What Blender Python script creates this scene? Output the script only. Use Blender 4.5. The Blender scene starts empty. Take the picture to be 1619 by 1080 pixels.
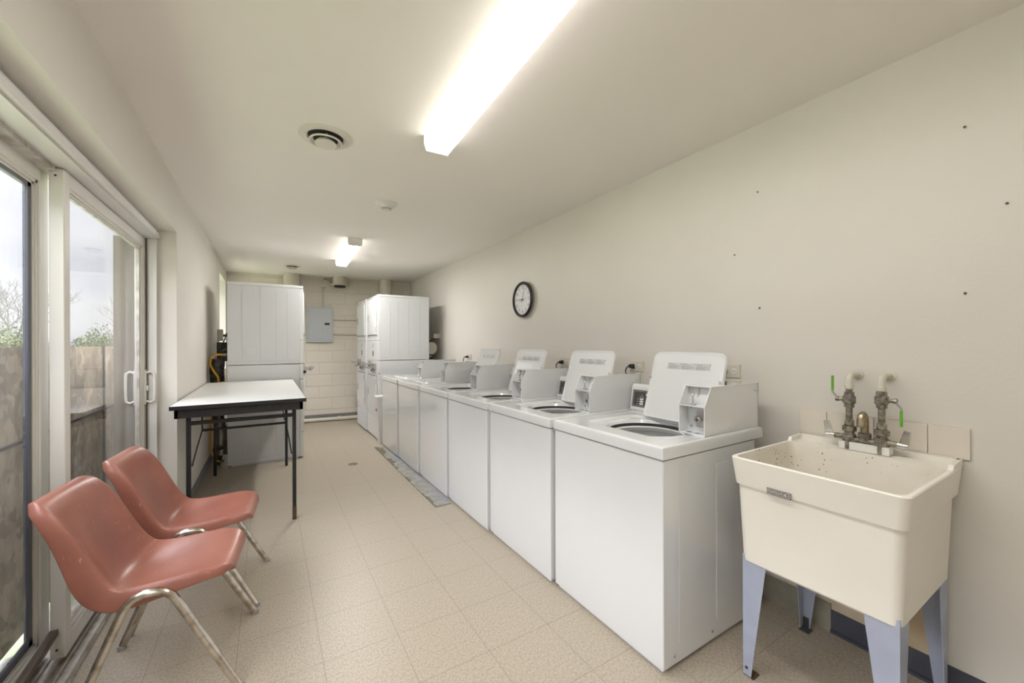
import bpy, bmesh, math, random
from mathutils import Vector, Matrix
random.seed(7)
PI = math.pi
S = bpy.context.scene
COL = S.collection

# ------------------------------------------------------------------ camera
F_PX = 628.0
cam_d = bpy.data.cameras.new('camera')
cam_d.sensor_width = 36.0
cam_d.sensor_fit = 'HORIZONTAL'
cam_d.lens = 36.0 * F_PX / 1619.0
cam_d.shift_y = 3.4 / 1619.0
cam_d.clip_start = 0.02
cam_d.clip_end = 300
cam = bpy.data.objects.new('camera', cam_d)
COL.objects.link(cam)
yaw = math.atan(385.5 / F_PX)
cam.matrix_world = (Matrix.Translation((0, 0, 1.31)) @ Matrix.Rotation(-yaw, 4, 'Z')
                    @ Matrix.Rotation(PI / 2, 4, 'X') @ Matrix.Rotation(-math.radians(0.18), 4, 'Z'))
S.camera = cam

# ------------------------------------------------------------------ exposure
S.view_settings.view_transform = 'Standard'
S.view_settings.look = 'None'
S.view_settings.gamma = 1.0
S.view_settings.use_curve_mapping = False
S.view_settings.exposure = 0.85

# ------------------------------------------------------------------ sky: overcast, brighter towards the zenith
SKY = 6.6
LAMP_NEAR = 15.0
LAMP_FAR = 40.0
LAMP_SIDE = 2.0
W = bpy.data.worlds.new('overcast_sky')
S.world = W
W.use_nodes = True
nt = W.node_tree
nt.nodes.clear()
tc = nt.nodes.new('ShaderNodeTexCoord')
sep = nt.nodes.new('ShaderNodeSeparateXYZ')
nt.links.new(tc.outputs['Generated'], sep.inputs[0])
mp = nt.nodes.new('ShaderNodeMapping')
mp.inputs['Scale'].default_value = (1.2, 1.2, 3.5)
nt.links.new(tc.outputs['Generated'], mp.inputs[0])
nz = nt.nodes.new('ShaderNodeTexNoise')
nz.inputs['Scale'].default_value = 2.6
nz.inputs['Detail'].default_value = 7
nt.links.new(mp.outputs[0], nz.inputs['Vector'])
cr = nt.nodes.new('ShaderNodeValToRGB')
cr.color_ramp.elements[0].position = 0.38
cr.color_ramp.elements[0].color = (0.82, 0.83, 0.90, 1)
cr.color_ramp.elements[1].position = 0.62
cr.color_ramp.elements[1].color = (1.0, 0.99, 1.0, 1)
nt.links.new(nz.outputs['Fac'], cr.inputs[0])
el = nt.nodes.new('ShaderNodeValToRGB')
el.color_ramp.interpolation = 'LINEAR'
el.color_ramp.elements[0].position = 0.0
el.color_ramp.elements[0].color = (0.02, 0.02, 0.018, 1)
el.color_ramp.elements[1].position = 1.0
el.color_ramp.elements[1].color = (1, 1, 1, 1)
for p, v in ((0.495, 0.02), (0.505, 0.115), (0.65, 0.14), (0.70, 1.0)):
    e = el.color_ramp.elements.new(p)
    e.color = (v, v, v, 1)
m1 = nt.nodes.new('ShaderNodeMath')
m1.operation = 'MULTIPLY_ADD'
m1.inputs[1].default_value = 0.5
m1.inputs[2].default_value = 0.5
nt.links.new(sep.outputs['Z'], m1.inputs[0])
nt.links.new(m1.outputs[0], el.inputs[0])
mx = nt.nodes.new('ShaderNodeMix')
mx.data_type = 'RGBA'
mx.blend_type = 'MULTIPLY'
mx.inputs['Factor'].default_value = 1.0
nt.links.new(el.outputs[0], mx.inputs['A'])
nt.links.new(cr.outputs[0], mx.inputs['B'])
bg = nt.nodes.new('ShaderNodeBackground')
bg.inputs['Strength'].default_value = SKY
nt.links.new(mx.outputs['Result'], bg.inputs['Color'])
wo = nt.nodes.new('ShaderNodeOutputWorld')
nt.links.new(bg.outputs[0], wo.inputs[0])

# ------------------------------------------------------------------ materials
def mat(name, col, rough=0.5, metal=0.0, var=0.0, vscale=8.0, bump=0.0, bscale=60.0, spec=0.5,
        coat=0.0, col2=None, stretch=None, emit=None, estr=0.0, lo=0.35, hi=0.65, detail=4.0):
    m = bpy.data.materials.new(name)
    m.use_nodes = True
    t = m.node_tree
    b = t.nodes['Principled BSDF']
    b.inputs['Roughness'].default_value = rough
    b.inputs['Metallic'].default_value = metal
    b.inputs['Specular IOR Level'].default_value = spec
    b.inputs['Coat Weight'].default_value = coat
    c1 = tuple(col) + (1,)
    c2 = tuple(col2) + (1,) if col2 else tuple(max(0, x * (1 - var)) for x in col) + (1,)
    tcn = t.nodes.new('ShaderNodeTexCoord')
    vec = tcn.outputs['Object']
    if stretch:
        mpn = t.nodes.new('ShaderNodeMapping')
        mpn.inputs['Scale'].default_value = stretch
        t.links.new(vec, mpn.inputs[0])
        vec = mpn.outputs[0]
    n = t.nodes.new('ShaderNodeTexNoise')
    n.inputs['Scale'].default_value = vscale
    n.inputs['Detail'].default_value = detail
    t.links.new(vec, n.inputs['Vector'])
    r = t.nodes.new('ShaderNodeValToRGB')
    r.color_ramp.elements[0].position = lo
    r.color_ramp.elements[0].color = c2
    r.color_ramp.elements[1].position = hi
    r.color_ramp.elements[1].color = c1
    t.links.new(n.outputs['Fac'], r.inputs[0])
    t.links.new(r.outputs[0], b.inputs['Base Color'])
    if bump:
        n2 = t.nodes.new('ShaderNodeTexNoise')
        n2.inputs['Scale'].default_value = bscale
        n2.inputs['Detail'].default_value = 3
        t.links.new(vec, n2.inputs['Vector'])
        bp = t.nodes.new('ShaderNodeBump')
        bp.inputs['Strength'].default_value = bump
        bp.inputs['Distance'].default_value = 0.002
        t.links.new(n2.outputs['Fac'], bp.inputs['Height'])
        t.links.new(bp.outputs[0], b.inputs['Normal'])
    if emit:
        b.inputs['Emission Color'].default_value = tuple(emit) + (1,)
        b.inputs['Emission Strength'].default_value = estr
    return m

def node_math(t, op, a, b=None):
    n = t.nodes.new('ShaderNodeMath')
    n.operation = op
    for i, v in enumerate((a, b)):
        if v is None:
            continue
        if isinstance(v, (int, float)):
            n.inputs[i].default_value = v
        else:
            t.links.new(v, n.inputs[i])
    return n.outputs[0]

def tile_lines(m, axes, half):
    """darken the base colour along a grid of joints: axes = [(axis index, offset, pitch)]"""
    t = m.node_tree
    b = t.nodes['Principled BSDF']
    tcn = t.nodes.new('ShaderNodeTexCoord')
    sp = t.nodes.new('ShaderNodeSeparateXYZ')
    t.links.new(tcn.outputs['Object'], sp.inputs[0])
    best = None
    for ax, off, pitch in axes:
        q = node_math(t, 'ADD', sp.outputs[ax], -off + pitch * 100.5)
        q = node_math(t, 'MODULO', q, pitch)
        q = node_math(t, 'SUBTRACT', q, pitch / 2)
        q = node_math(t, 'ABSOLUTE', q)
        best = q if best is None else node_math(t, 'MINIMUM', best, q)
    return t, b, node_math(t, 'LESS_THAN', best, half)

def mix_into(t, b, fac, col, key='Base Color'):
    src = b.inputs[key].links[0].from_socket
    mxn = t.nodes.new('ShaderNodeMix')
    mxn.data_type = 'RGBA'
    t.links.new(fac, mxn.inputs['Factor'])
    t.links.new(src, mxn.inputs['A'])
    mxn.inputs['B'].default_value = tuple(col) + (1,)
    t.links.new(mxn.outputs['Result'], b.inputs[key])

M = {}
M['wall'] = mat('painted_plaster', (0.745, 0.71, 0.652), 0.42, var=0.04, vscale=1.3, bump=0.25, bscale=90, spec=0.35)
M['ceiling'] = mat('ceiling_paint', (0.90, 0.86, 0.80), 0.7, var=0.03, vscale=1.0, bump=0.12, bscale=70, spec=0.2)
M['block'] = mat('painted_block', (0.76, 0.70, 0.61), 0.5, var=0.05, vscale=2, bump=0.5, bscale=60, spec=0.3)
M['jamb'] = mat('exterior_jamb', (0.17, 0.145, 0.115), 0.6, var=0.3, vscale=3, stretch=(14, 14, 0.6))
M['floor'] = mat('vinyl_tile', (0.455, 0.395, 0.315), 0.38, col2=(0.35, 0.30, 0.23), vscale=130, bump=0.04, bscale=40,
                 spec=0.4, stretch=(1.0, 0.7, 1), lo=0.36, hi=0.60, detail=3)
t, b, fac = tile_lines(M['floor'], [(0, 0.190, 0.3055), (1, 0.275, 0.305)], 0.0011)
mix_into(t, b, fac, (0.25, 0.21, 0.16))
M['concrete'] = mat('bare_concrete', (0.36, 0.355, 0.33), 0.7, col2=(0.27, 0.265, 0.235), vscale=14, bump=0.3)
M['adhesive'] = mat('old_adhesive', (0.20, 0.17, 0.12), 0.7, col2=(0.12, 0.10, 0.07), vscale=30)
M['bluepaint'] = mat('blue_paint_smear', (0.22, 0.24, 0.36), 0.6, col2=(0.36, 0.37, 0.44), vscale=30)
M['base'] = mat('rubber_base', (0.085, 0.09, 0.115), 0.5, var=0.2)
M['basebeige'] = mat('painted_base', (0.36, 0.33, 0.26), 0.5, var=0.2, vscale=10)
M['basegrey'] = mat('grey_base', (0.23, 0.22, 0.21), 0.5, var=0.15)
M['enamel'] = mat('white_enamel', (0.75, 0.76, 0.765), 0.14, var=0.015, vscale=3, spec=0.7, coat=1.0)
M['enamel_in'] = mat('white_enamel_inner', (0.78, 0.78, 0.77), 0.25, var=0.03)
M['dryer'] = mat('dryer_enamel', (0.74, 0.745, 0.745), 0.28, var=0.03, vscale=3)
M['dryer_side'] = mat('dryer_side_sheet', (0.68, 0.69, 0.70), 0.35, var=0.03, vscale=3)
M['gapdark'] = mat('shadow_gap_seal', (0.10, 0.10, 0.10), 0.7, var=0.1)
M['lettergrey'] = mat('grey_lettering', (0.22, 0.22, 0.22), 0.6, var=0.05)
M['groove'] = mat('pressed_groove', (0.60, 0.60, 0.59), 0.4, var=0.05)
M['steel'] = mat('stainless', (0.55, 0.54, 0.52), 0.3, 1.0, var=0.1)
M['chrome'] = mat('worn_chrome', (0.66, 0.61, 0.54), 0.22, 1.0, col2=(0.36, 0.30, 0.23), vscale=26, bump=0.1, lo=0.3, hi=0.55)
M['bright_chrome'] = mat('bright_chrome', (0.82, 0.82, 0.82), 0.1, 1.0, var=0.1)
M['black'] = mat('black_plastic', (0.009, 0.009, 0.009), 0.4, var=0.2)
M['blackmetal'] = mat('black_painted_steel', (0.007, 0.007, 0.007), 0.45, col2=(0.015, 0.0145, 0.014), vscale=30)
M['rust'] = mat('rusted_foot', (0.10, 0.055, 0.03), 0.7, var=0.4, vscale=40)
M['keypad'] = mat('keypad_dark', (0.06, 0.06, 0.055), 0.4, var=0.2)
M['keys'] = mat('keypad_keys', (0.70, 0.70, 0.68), 0.4, var=0.05)
M['label'] = mat('printed_label', (0.62, 0.62, 0.63), 0.6, col2=(0.46, 0.46, 0.47), vscale=120, stretch=(1, 1, 3))
M['ink'] = mat('printed_ink', (0.16, 0.155, 0.15), 0.6, var=0.1)
M['tabletop'] = mat('white_laminate', (0.74, 0.74, 0.72), 0.3, var=0.03, vscale=4)
M['tub'] = mat('cream_plastic', (0.86, 0.825, 0.74), 0.4, var=0.03, vscale=4, bump=0.1, bscale=140)
M['tubin'] = mat('stained_cream_plastic', (0.82, 0.78, 0.69), 0.42, col2=(0.76, 0.71, 0.61), vscale=7)
t = M['tubin'].node_tree
b = t.nodes['Principled BSDF']
tcn = t.nodes.new('ShaderNodeTexCoord')
vor = t.nodes.new('ShaderNodeTexVoronoi')
vor.inputs['Scale'].default_value = 55
t.links.new(tcn.outputs['Object'], vor.inputs['Vector'])
nzz = t.nodes.new('ShaderNodeTexNoise')
nzz.inputs['Scale'].default_value = 6
t.links.new(tcn.outputs['Object'], nzz.inputs['Vector'])
thr = node_math(t, 'MULTIPLY', node_math(t, 'SUBTRACT', nzz.outputs['Fac'], 0.42), 0.9)
mix_into(t, b, node_math(t, 'LESS_THAN', vor.outputs['Distance'], thr), (0.22, 0.18, 0.13))
M['legblue'] = mat('blue_grey_leg', (0.40, 0.44, 0.55), 0.45, var=0.08, vscale=12)
M['brass'] = mat('tarnished_brass', (0.16, 0.14, 0.11), 0.5, 0.7, col2=(0.42, 0.39, 0.33), vscale=55, bump=0.4, bscale=120)
M['spout'] = mat('worn_spout', (0.50, 0.42, 0.28), 0.35, 0.9, col2=(0.27, 0.24, 0.19), vscale=40)
M['pipewhite'] = mat('painted_pipe', (0.66, 0.62, 0.53), 0.45, var=0.05)
M['green'] = mat('green_vinyl', (0.14, 0.50, 0.02), 0.4, var=0.1)
M['tile'] = mat('glazed_tile', (0.76, 0.70, 0.61), 0.22, var=0.03, vscale=3)
M['grout'] = mat('grout', (0.60, 0.55, 0.46), 0.8, var=0.1)
M['white'] = mat('white_plastic', (0.80, 0.79, 0.75), 0.4, var=0.02)
M['ivory'] = mat('ivory_plate', (0.68, 0.63, 0.53), 0.35, var=0.02)
M['ivorydk'] = mat('ivory_slots', (0.10, 0.09, 0.08), 0.5, var=0.1)
M['alum'] = mat('cream_door_vinyl', (0.70, 0.68, 0.63), 0.35, var=0.04, vscale=5)
M['alumlit'] = mat('white_door_vinyl', (0.78, 0.77, 0.74), 0.35, var=0.03, vscale=5)
M['alumdk'] = mat('grey_door_seal', (0.10, 0.105, 0.13), 0.4, var=0.1)
M['track'] = mat('soiled_track', (0.64, 0.62, 0.57), 0.5, col2=(0.38, 0.35, 0.30), vscale=18)
M['handle'] = mat('white_handle', (0.76, 0.73, 0.67), 0.3, var=0.03)
M['wood'] = mat('weathered_stick', (0.13, 0.10, 0.075), 0.7, var=0.4, vscale=10, stretch=(20, 1, 20))
M['ductpaint'] = mat('painted_duct', (0.66, 0.61, 0.51), 0.5, var=0.06, vscale=14, bump=0.2, bscale=30)
M['foil'] = mat('flex_foil', (0.42, 0.40, 0.37), 0.35, 0.9, var=0.3, vscale=20)
M['darkduct'] = mat('dark_duct', (0.10, 0.095, 0.085), 0.45, 0.3, var=0.3, vscale=20)
M['yellow'] = mat('yellow_gas_hose', (0.75, 0.40, 0.02), 0.4, var=0.1)
M['panelgrey'] = mat('grey_panel_enamel', (0.46, 0.48, 0.50), 0.4, var=0.03)
M['galv'] = mat('galvanised', (0.45, 0.45, 0.44), 0.45, 0.6, var=0.15)
M['clockface'] = mat('clock_face', (0.78, 0.77, 0.78), 0.5, var=0.02)
M['clockrim'] = mat('clock_rim', (0.022, 0.021, 0.018), 0.25, var=0.2)
M['clockback'] = mat('clock_case', (0.30, 0.29, 0.25), 0.4, var=0.1)
M['nail'] = mat('nail_steel', (0.10, 0.09, 0.08), 0.4, 0.8, var=0.2)
M['ventdark'] = mat('vent_throat', (0.03, 0.028, 0.025), 0.7, var=0.2)
M['ventwhite'] = mat('vent_enamel', (0.76, 0.72, 0.64), 0.45, var=0.03)
M['lampmetal'] = mat('lamp_enamel', (0.80, 0.78, 0.74), 0.4, var=0.02)
M['diff_near'] = mat('acrylic_lens_near', (0.75, 0.72, 0.66), 0.4, var=0.02, emit=(1.0, 0.975, 0.94), estr=LAMP_NEAR)
M['diff_far'] = mat('acrylic_lens_far', (0.75, 0.74, 0.71), 0.4, var=0.02, emit=(1.0, 0.98, 0.95), estr=LAMP_FAR)
M['diff_side'] = mat('acrylic_lens_side', (0.75, 0.72, 0.66), 0.4, var=0.02, emit=(1.0, 0.97, 0.92), estr=LAMP_SIDE)
M['chair'] = mat('terracotta_shell', (0.33, 0.128, 0.092), 0.32, col2=(0.26, 0.095, 0.068), vscale=5, bump=0.12, bscale=200)
# fine pale scuffs of use on the chair shells
t = M['chair'].node_tree
b = t.nodes['Principled BSDF']
tcn = t.nodes.new('ShaderNodeTexCoord')
facs = []
for sc, ro in (((14, 190, 14), 0.5), ((170, 14, 40), -0.4), ((80, 150, 12), 0.9)):
    mpn = t.nodes.new('ShaderNodeMapping')
    mpn.inputs['Scale'].default_value = sc
    mpn.inputs['Rotation'].default_value = (0.3, 0.2, ro)
    t.links.new(tcn.outputs['Object'], mpn.inputs[0])
    nn = t.nodes.new('ShaderNodeTexNoise')
    nn.inputs['Scale'].default_value = 1.0
    nn.inputs['Detail'].default_value = 5
    t.links.new(mpn.outputs[0], nn.inputs['Vector'])
    facs.append(node_math(t, 'GREATER_THAN', nn.outputs['Fac'], 0.70))
sm = node_math(t, 'MAXIMUM', node_math(t, 'MAXIMUM', facs[0], facs[1]), facs[2])
mix_into(t, b, node_math(t, 'MULTIPLY', sm, 0.45), (0.62, 0.36, 0.27))
M['osb'] = mat('strand_board', (0.50, 0.42, 0.325), 0.8, col2=(0.22, 0.18, 0.14), vscale=5, stretch=(1, 1.3, 0.8),
               lo=0.3, hi=0.7, detail=8)
t = M['osb'].node_tree
b = t.nodes['Principled BSDF']
tcn = t.nodes.new('ShaderNodeTexCoord')
vo = t.nodes.new('ShaderNodeTexVoronoi')
vo.inputs['Scale'].default_value = 16
vo.inputs['Randomness'].default_value = 1.0
nd = t.nodes.new('ShaderNodeTexNoise')
nd.inputs['Scale'].default_value = 6
t.links.new(tcn.outputs['Object'], nd.inputs['Vector'])
ad = t.nodes.new('ShaderNodeMix')
ad.data_type = 'RGBA'
ad.inputs['Factor'].default_value = 0.35
t.links.new(tcn.outputs['Object'], ad.inputs['A'])
t.links.new(nd.outputs['Color'], ad.inputs['B'])
t.links.new(ad.outputs['Result'], vo.inputs['Vector'])
flk = t.nodes.new('ShaderNodeMix')
flk.data_type = 'RGBA'
flk.blend_type = 'OVERLAY'
flk.inputs['Factor'].default_value = 0.45
src = b.inputs['Base Color'].links[0].from_socket
bw = t.nodes.new('ShaderNodeRGBToBW')
t.links.new(vo.outputs['Color'], bw.inputs[0])
t.links.new(src, flk.inputs['A'])
t.links.new(bw.outputs[0], flk.inputs['B'])
t.links.new(flk.outputs['Result'], b.inputs['Base Color'])
M['stud'] = mat('stud_timber', (0.09, 0.085, 0.085), 0.8, var=0.3, vscale=6)
M['grass'] = mat('grass_ground', (0.23, 0.30, 0.12), 0.9, col2=(0.42, 0.42, 0.34), vscale=3.0)
M['bark'] = mat('grey_bark', (0.20, 0.19, 0.19), 0.9, var=0.3)
M['leaf'] = mat('spring_leaf', (0.15, 0.17, 0.09), 0.8, var=0.35, vscale=2)
M['bin'] = mat('bin_plastic', (0.76, 0.75, 0.73), 0.4, var=0.03)
M['red'] = mat('red_mark', (0.50, 0.12, 0.10), 0.5, var=0.1)
M['concrete_out'] = mat('pale_paving', (0.50, 0.50, 0.47), 0.8, var=0.2, vscale=9)

g = bpy.data.materials.new('window_glass')
g.use_nodes = True
t = g.node_tree
t.nodes.clear()
o_ = t.nodes.new('ShaderNodeOutputMaterial')
tr = t.nodes.new('ShaderNodeBsdfTransparent')
tr.inputs['Color'].default_value = (0.93, 0.94, 0.95, 1)
gl = t.nodes.new('ShaderNodeBsdfGlossy')
gl.inputs['Roughness'].default_value = 0.01
geo = t.nodes.new('ShaderNodeNewGeometry')
vm = t.nodes.new('ShaderNodeVectorMath')
vm.operation = 'DOT_PRODUCT'
t.links.new(geo.outputs['Normal'], vm.inputs[0])
t.links.new(geo.outputs['Incoming'], vm.inputs[1])
sch = node_math(t, 'POWER', node_math(t, 'SUBTRACT', 1.0, node_math(t, 'ABSOLUTE', vm.outputs['Value'])), 5.0)
sch = node_math(t, 'ADD', node_math(t, 'MULTIPLY', sch, 0.95), 0.045)
mxs = t.nodes.new('ShaderNodeMixShader')
t.links.new(sch, mxs.inputs[0])
t.links.new(tr.outputs[0], mxs.inputs[1])
t.links.new(gl.outputs[0], mxs.inputs[2])
t.links.new(mxs.outputs[0], o_.inputs[0])
M['glass'] = g

# ------------------------------------------------------------------ mesh helpers
class MB:
    def __init__(self):
        self.bm = bmesh.new()

    def _merge(self, tmp):
        me = bpy.data.meshes.new('tmp')
        tmp.to_mesh(me)
        tmp.free()
        self.bm.from_mesh(me)
        bpy.data.meshes.remove(me)
        return self

    def box(self, x0, x1, y0, y1, z0, z1, bv=0.0, seg=2, rot=None, taper=None):
        tb = bmesh.new()
        bmesh.ops.create_cube(tb, size=1.0)
        for v in tb.verts:
            v.co = Vector((x0 + (v.co.x + .5) * (x1 - x0), y0 + (v.co.y + .5) * (y1 - y0), z0 + (v.co.z + .5) * (z1 - z0)))
        if bv > 0:
            bmesh.ops.bevel(tb, geom=tb.edges[:], offset=bv, segments=seg, profile=0.5, affect='EDGES')
        if rot:
            bmesh.ops.transform(tb, matrix=rot, verts=tb.verts)
        return self._merge(tb)

    def prism(self, pts, d0, d1, axis='z', bv=0.0, seg=2):
        """polygon pts extruded along axis; 'z': pts=(x,y); 'y': pts=(x,z); 'x': pts=(y,z)"""
        tb = bmesh.new()
        def P(a, b, d):
            return {'z': (a, b, d), 'y': (a, d, b), 'x': (d, a, b)}[axis]
        lo = [tb.verts.new(P(a, b, d0)) for a, b in pts]
        hi = [tb.verts.new(P(a, b, d1)) for a, b in pts]
        n = len(pts)
        tb.faces.new(lo[::-1])
        tb.faces.new(hi)
        for i in range(n):
            tb.faces.new((lo[i], lo[(i + 1) % n], hi[(i + 1) % n], hi[i]))
        bmesh.ops.recalc_face_normals(tb, faces=tb.faces)
        if bv > 0:
            bmesh.ops.bevel(tb, geom=tb.edges[:], offset=bv, segments=seg, profile=0.5, affect='EDGES')
        return self._merge(tb)

    def frust(self, bot, top, z0, z1, bv=0.0, seg=2, cap=True):
        """quads bot/top = 4 (x,y) corners at z0 / z1"""
        tb = bmesh.new()
        lo = [tb.verts.new((a, b_, z0)) for a, b_ in bot]
        hi = [tb.verts.new((a, b_, z1)) for a, b_ in top]
        n = len(bot)
        if cap:
            tb.faces.new(lo[::-1])
            tb.faces.new(hi)
        for i in range(n):
            tb.faces.new((lo[i], lo[(i + 1) % n], hi[(i + 1) % n], hi[i]))
        bmesh.ops.recalc_face_normals(tb, faces=tb.faces)
        if bv > 0:
            bmesh.ops.bevel(tb, geom=tb.edges[:], offset=bv, segments=seg, profile=0.5, affect='EDGES')
        return self._merge(tb)

    def lathe(self, prof, center=(0, 0, 0), axis='z', n=32):
        tb = bmesh.new()
        rings = []
        ax = {'z': lambda r, a, h: (r * math.cos(a), r * math.sin(a), h),
              'x': lambda r, a, h: (h, r * math.cos(a), r * math.sin(a)),
              'y': lambda r, a, h: (r * math.cos(a), h, r * math.sin(a))}[axis]
        for r, h in prof:
            if r < 1e-6:
                rings.append([tb.verts.new(Vector(ax(0, 0, h)) + Vector(center))])
            else:
                rings.append([tb.verts.new(Vector(ax(r, 2 * PI * i / n, h)) + Vector(center)) for i in range(n)])
        for A, B in zip(rings, rings[1:]):
            for i in range(n):
                j = (i + 1) % n
                if len(A) == 1 and len(B) == 1:
                    continue
                if len(A) == 1:
                    tb.faces.new((A[0], B[i], B[j]))
                elif len(B) == 1:
                    tb.faces.new((A[i], A[j], B[0]))
                else:
                    tb.faces.new((A[i], A[j], B[j], B[i]))
        bmesh.ops.recalc_face_normals(tb, faces=tb.faces)
        return self._merge(tb)

    def cyl(self, p0, p1, r0, r1=None, n=20):
        return self.tube([p0, p1], [r0, r0 if r1 is None else r1], n)

    def tube(self, path, rad, n=12, flat=None):
        """swept round tube along a path with capped ends; rad number or list"""
        path = [Vector(p) for p in path]
        if not isinstance(rad, (list, tuple)):
            rad = [rad] * len(path)
        tb = bmesh.new()
        rings = []
        up = None
        for i, p in enumerate(path):
            d = (path[min(i + 1, len(path) - 1)] - path[max(i - 1, 0)]).normalized()
            if up is None:
                up = Vector((0, 0, 1)) if abs(d.z) < 0.9 else Vector((1, 0, 0))
            a = d.cross(up).normalized()
            bb = a.cross(d).normalized()
            up = bb
            ring = []
            for k in range(n):
                th = 2 * PI * k / n
                ring.append(tb.verts.new(p + (a * math.cos(th) + bb * math.sin(th)) * rad[i]))
            rings.append(ring)
        for A, B in zip(rings, rings[1:]):
            for i in range(n):
                j = (i + 1) % n
                tb.faces.new((A[i], A[j], B[j], B[i]))
        tb.faces.new(rings[0][::-1])
        tb.faces.new(rings[-1])
        bmesh.ops.recalc_face_normals(tb, faces=tb.faces)
        return self._merge(tb)

    def loops(self, loops_, close_first=False, close_last=False):
        tb = bmesh.new()
        L = [[tb.verts.new(p) for p in lp] for lp in loops_]
        n = len(L[0])
        for A, B in zip(L, L[1:]):
            for i in range(n):
                j = (i + 1) % n
                tb.faces.new((A[i], A[j], B[j], B[i]))
        if close_first:
            tb.faces.new(L[0][::-1])
        if close_last:
            tb.faces.new(L[-1])
        bmesh.ops.recalc_face_normals(tb, faces=tb.faces)
        return self._merge(tb)

    def text(self, s, size, f):
        cu = bpy.data.curves.new('lettering', 'FONT')
        cu.body = s
        cu.size = size
        cu.align_x = 'CENTER'
        cu.align_y = 'CENTER'
        cu.extrude = 0.0004
        ob = bpy.data.objects.new('lettering', cu)
        COL.objects.link(ob)
        bpy.context.view_layer.update()
        me = bpy.data.meshes.new_from_object(ob.evaluated_get(bpy.context.evaluated_depsgraph_get()))
        bpy.data.objects.remove(ob)
        tb = bmesh.new()
        tb.from_mesh(me)
        bpy.data.meshes.remove(me)
        for v in tb.verts:
            v.co = Vector(f(v.co.x, v.co.y, v.co.z))
        bmesh.ops.recalc_face_normals(tb, faces=tb.faces)
        return self._merge(tb)

    def xf(self, mtx):
        bmesh.ops.transform(self.bm, matrix=mtx, verts=self.bm.verts)
        return self

    def build(self, name, m, parent=None, smooth=True, angle=35, loc=None):
        me = bpy.data.meshes.new(name)
        self.bm.to_mesh(me)
        self.bm.free()
        me.materials.append(M[m] if isinstance(m, str) else m)
        if smooth:
            for p in me.polygons:
                p.use_smooth = True
            me.set_sharp_from_angle(angle=math.radians(angle))
        ob = bpy.data.objects.new(name, me)
        COL.objects.link(ob)
        if smooth and angle < 90:
            wnm = ob.modifiers.new('weighted_normals', 'WEIGHTED_NORMAL')
            wnm.keep_sharp = True
            wnm.weight = 80
        if parent:
            ob.parent = parent
        if loc:
            ob.location = loc
        return ob

def tag(o, label, cat, group=None):
    o['label'] = label
    o['category'] = cat
    if group:
        o['group'] = group
    return o

def thing(name, label, cat, loc=(0, 0, 0), rz=0.0, group=None):
    o = bpy.data.objects.new(name, None)
    o.empty_display_size = 0.1
    COL.objects.link(o)
    o.location = loc
    o.rotation_euler = (0, 0, rz)
    return tag(o, label, cat, group)

def struct(o):
    o['kind'] = 'structure'
    return o

def copy_tree(o, parent=None):
    c = o.copy()
    COL.objects.link(c)
    if parent:
        c.parent = parent
    for ch in list(o.children):
        copy_tree(ch, c)
    return c

def arc(c, r, a0, a1, n, f):
    return [f(c[0] + r * math.cos(a0 + (a1 - a0) * i / n), c[1] + r * math.sin(a0 + (a1 - a0) * i / n)) for i in range(n + 1)]

def rrect(x0, x1, y0, y1, r, z, n=5):
    pts = []
    for cx_, cy_, a0 in ((x1 - r, y1 - r, 0), (x0 + r, y1 - r, .5 * PI), (x0 + r, y0 + r, PI), (x1 - r, y0 + r, 1.5 * PI)):
        for i in range(n + 1):
            a = a0 + .5 * PI * i / n
            pts.append((cx_ + r * math.cos(a), cy_ + r * math.sin(a), z))
    return pts

# ------------------------------------------------------------------ room shell
CZ = 2.45
XL = -0.55                                            # face of the left wall
def xr(y):                                            # face of the right wall (it leans out a little with distance)
    return 2.172 + 0.0125 * (y - 0.3)
def yb(x):                                            # face of the back wall
    return 7.607 - 0.1 * (x + 0.6)
YF = -0.85
D0, D1, DZ = -0.15, 3.63, 2.105                        # door opening in the left wall; near end extended out of view to admit daylight
W0, W1, WZ0, WZ1 = 6.54, 7.42, 0.95, 2.27             # window opening
XO = -0.85                                            # outer face of the left wall

fl = struct(MB().prism([(XO, YF - .1), (xr(YF) + .1, YF - .1), (xr(7.6) + .1, 7.7), (XO, 7.7)], -0.12, 0).build('floor', 'floor', smooth=False))
struct(MB().prism([(XO, YF - .1), (xr(YF) + .1, YF - .1), (xr(7.6) + .1, 7.7), (XO, 7.7)], CZ, CZ + 0.12).build('ceiling', 'ceiling', smooth=False))
w = MB()
w.box(XO, XL, YF, D0, 0, CZ).box(XO, XL, D0, D1, DZ, CZ).box(XO, XL, D1, W0, 0, CZ)
w.box(XO, XL, W0, W1, 0, WZ0).box(XO, XL, W0, W1, WZ1, CZ).box(XO, XL, W1, 7.7, 0, CZ)
struct(w.build('wall_left', 'wall', smooth=False))
wr_ = struct(MB().prism([(xr(YF), YF), (xr(YF) + .1, YF), (xr(7.6) + .1, 7.6), (xr(7.6), 7.6)], 0, CZ).build('wall_right', 'wall', smooth=False))
st_m = mat('yellow_brown_paint', (0.62, 0.49, 0.31), 0.5, col2=(0.70, 0.62, 0.50), vscale=9)  # yellow-brown tone for a patch low on the wall, mottled by noise
M['yellowish'] = st_m
MB().prism([(xr(.46) - .0005, .46), (xr(.46) - .0015, .46), (xr(.80) - .0015, .80), (xr(.80) - .0005, .80)], .10, .44).build('yellowish_patch', 'yellowish', wr_, smooth=False)
struct(MB().box(XL, xr(YF), YF - .1, YF, 0, CZ).build('wall_front', 'wall', smooth=False))
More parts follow.
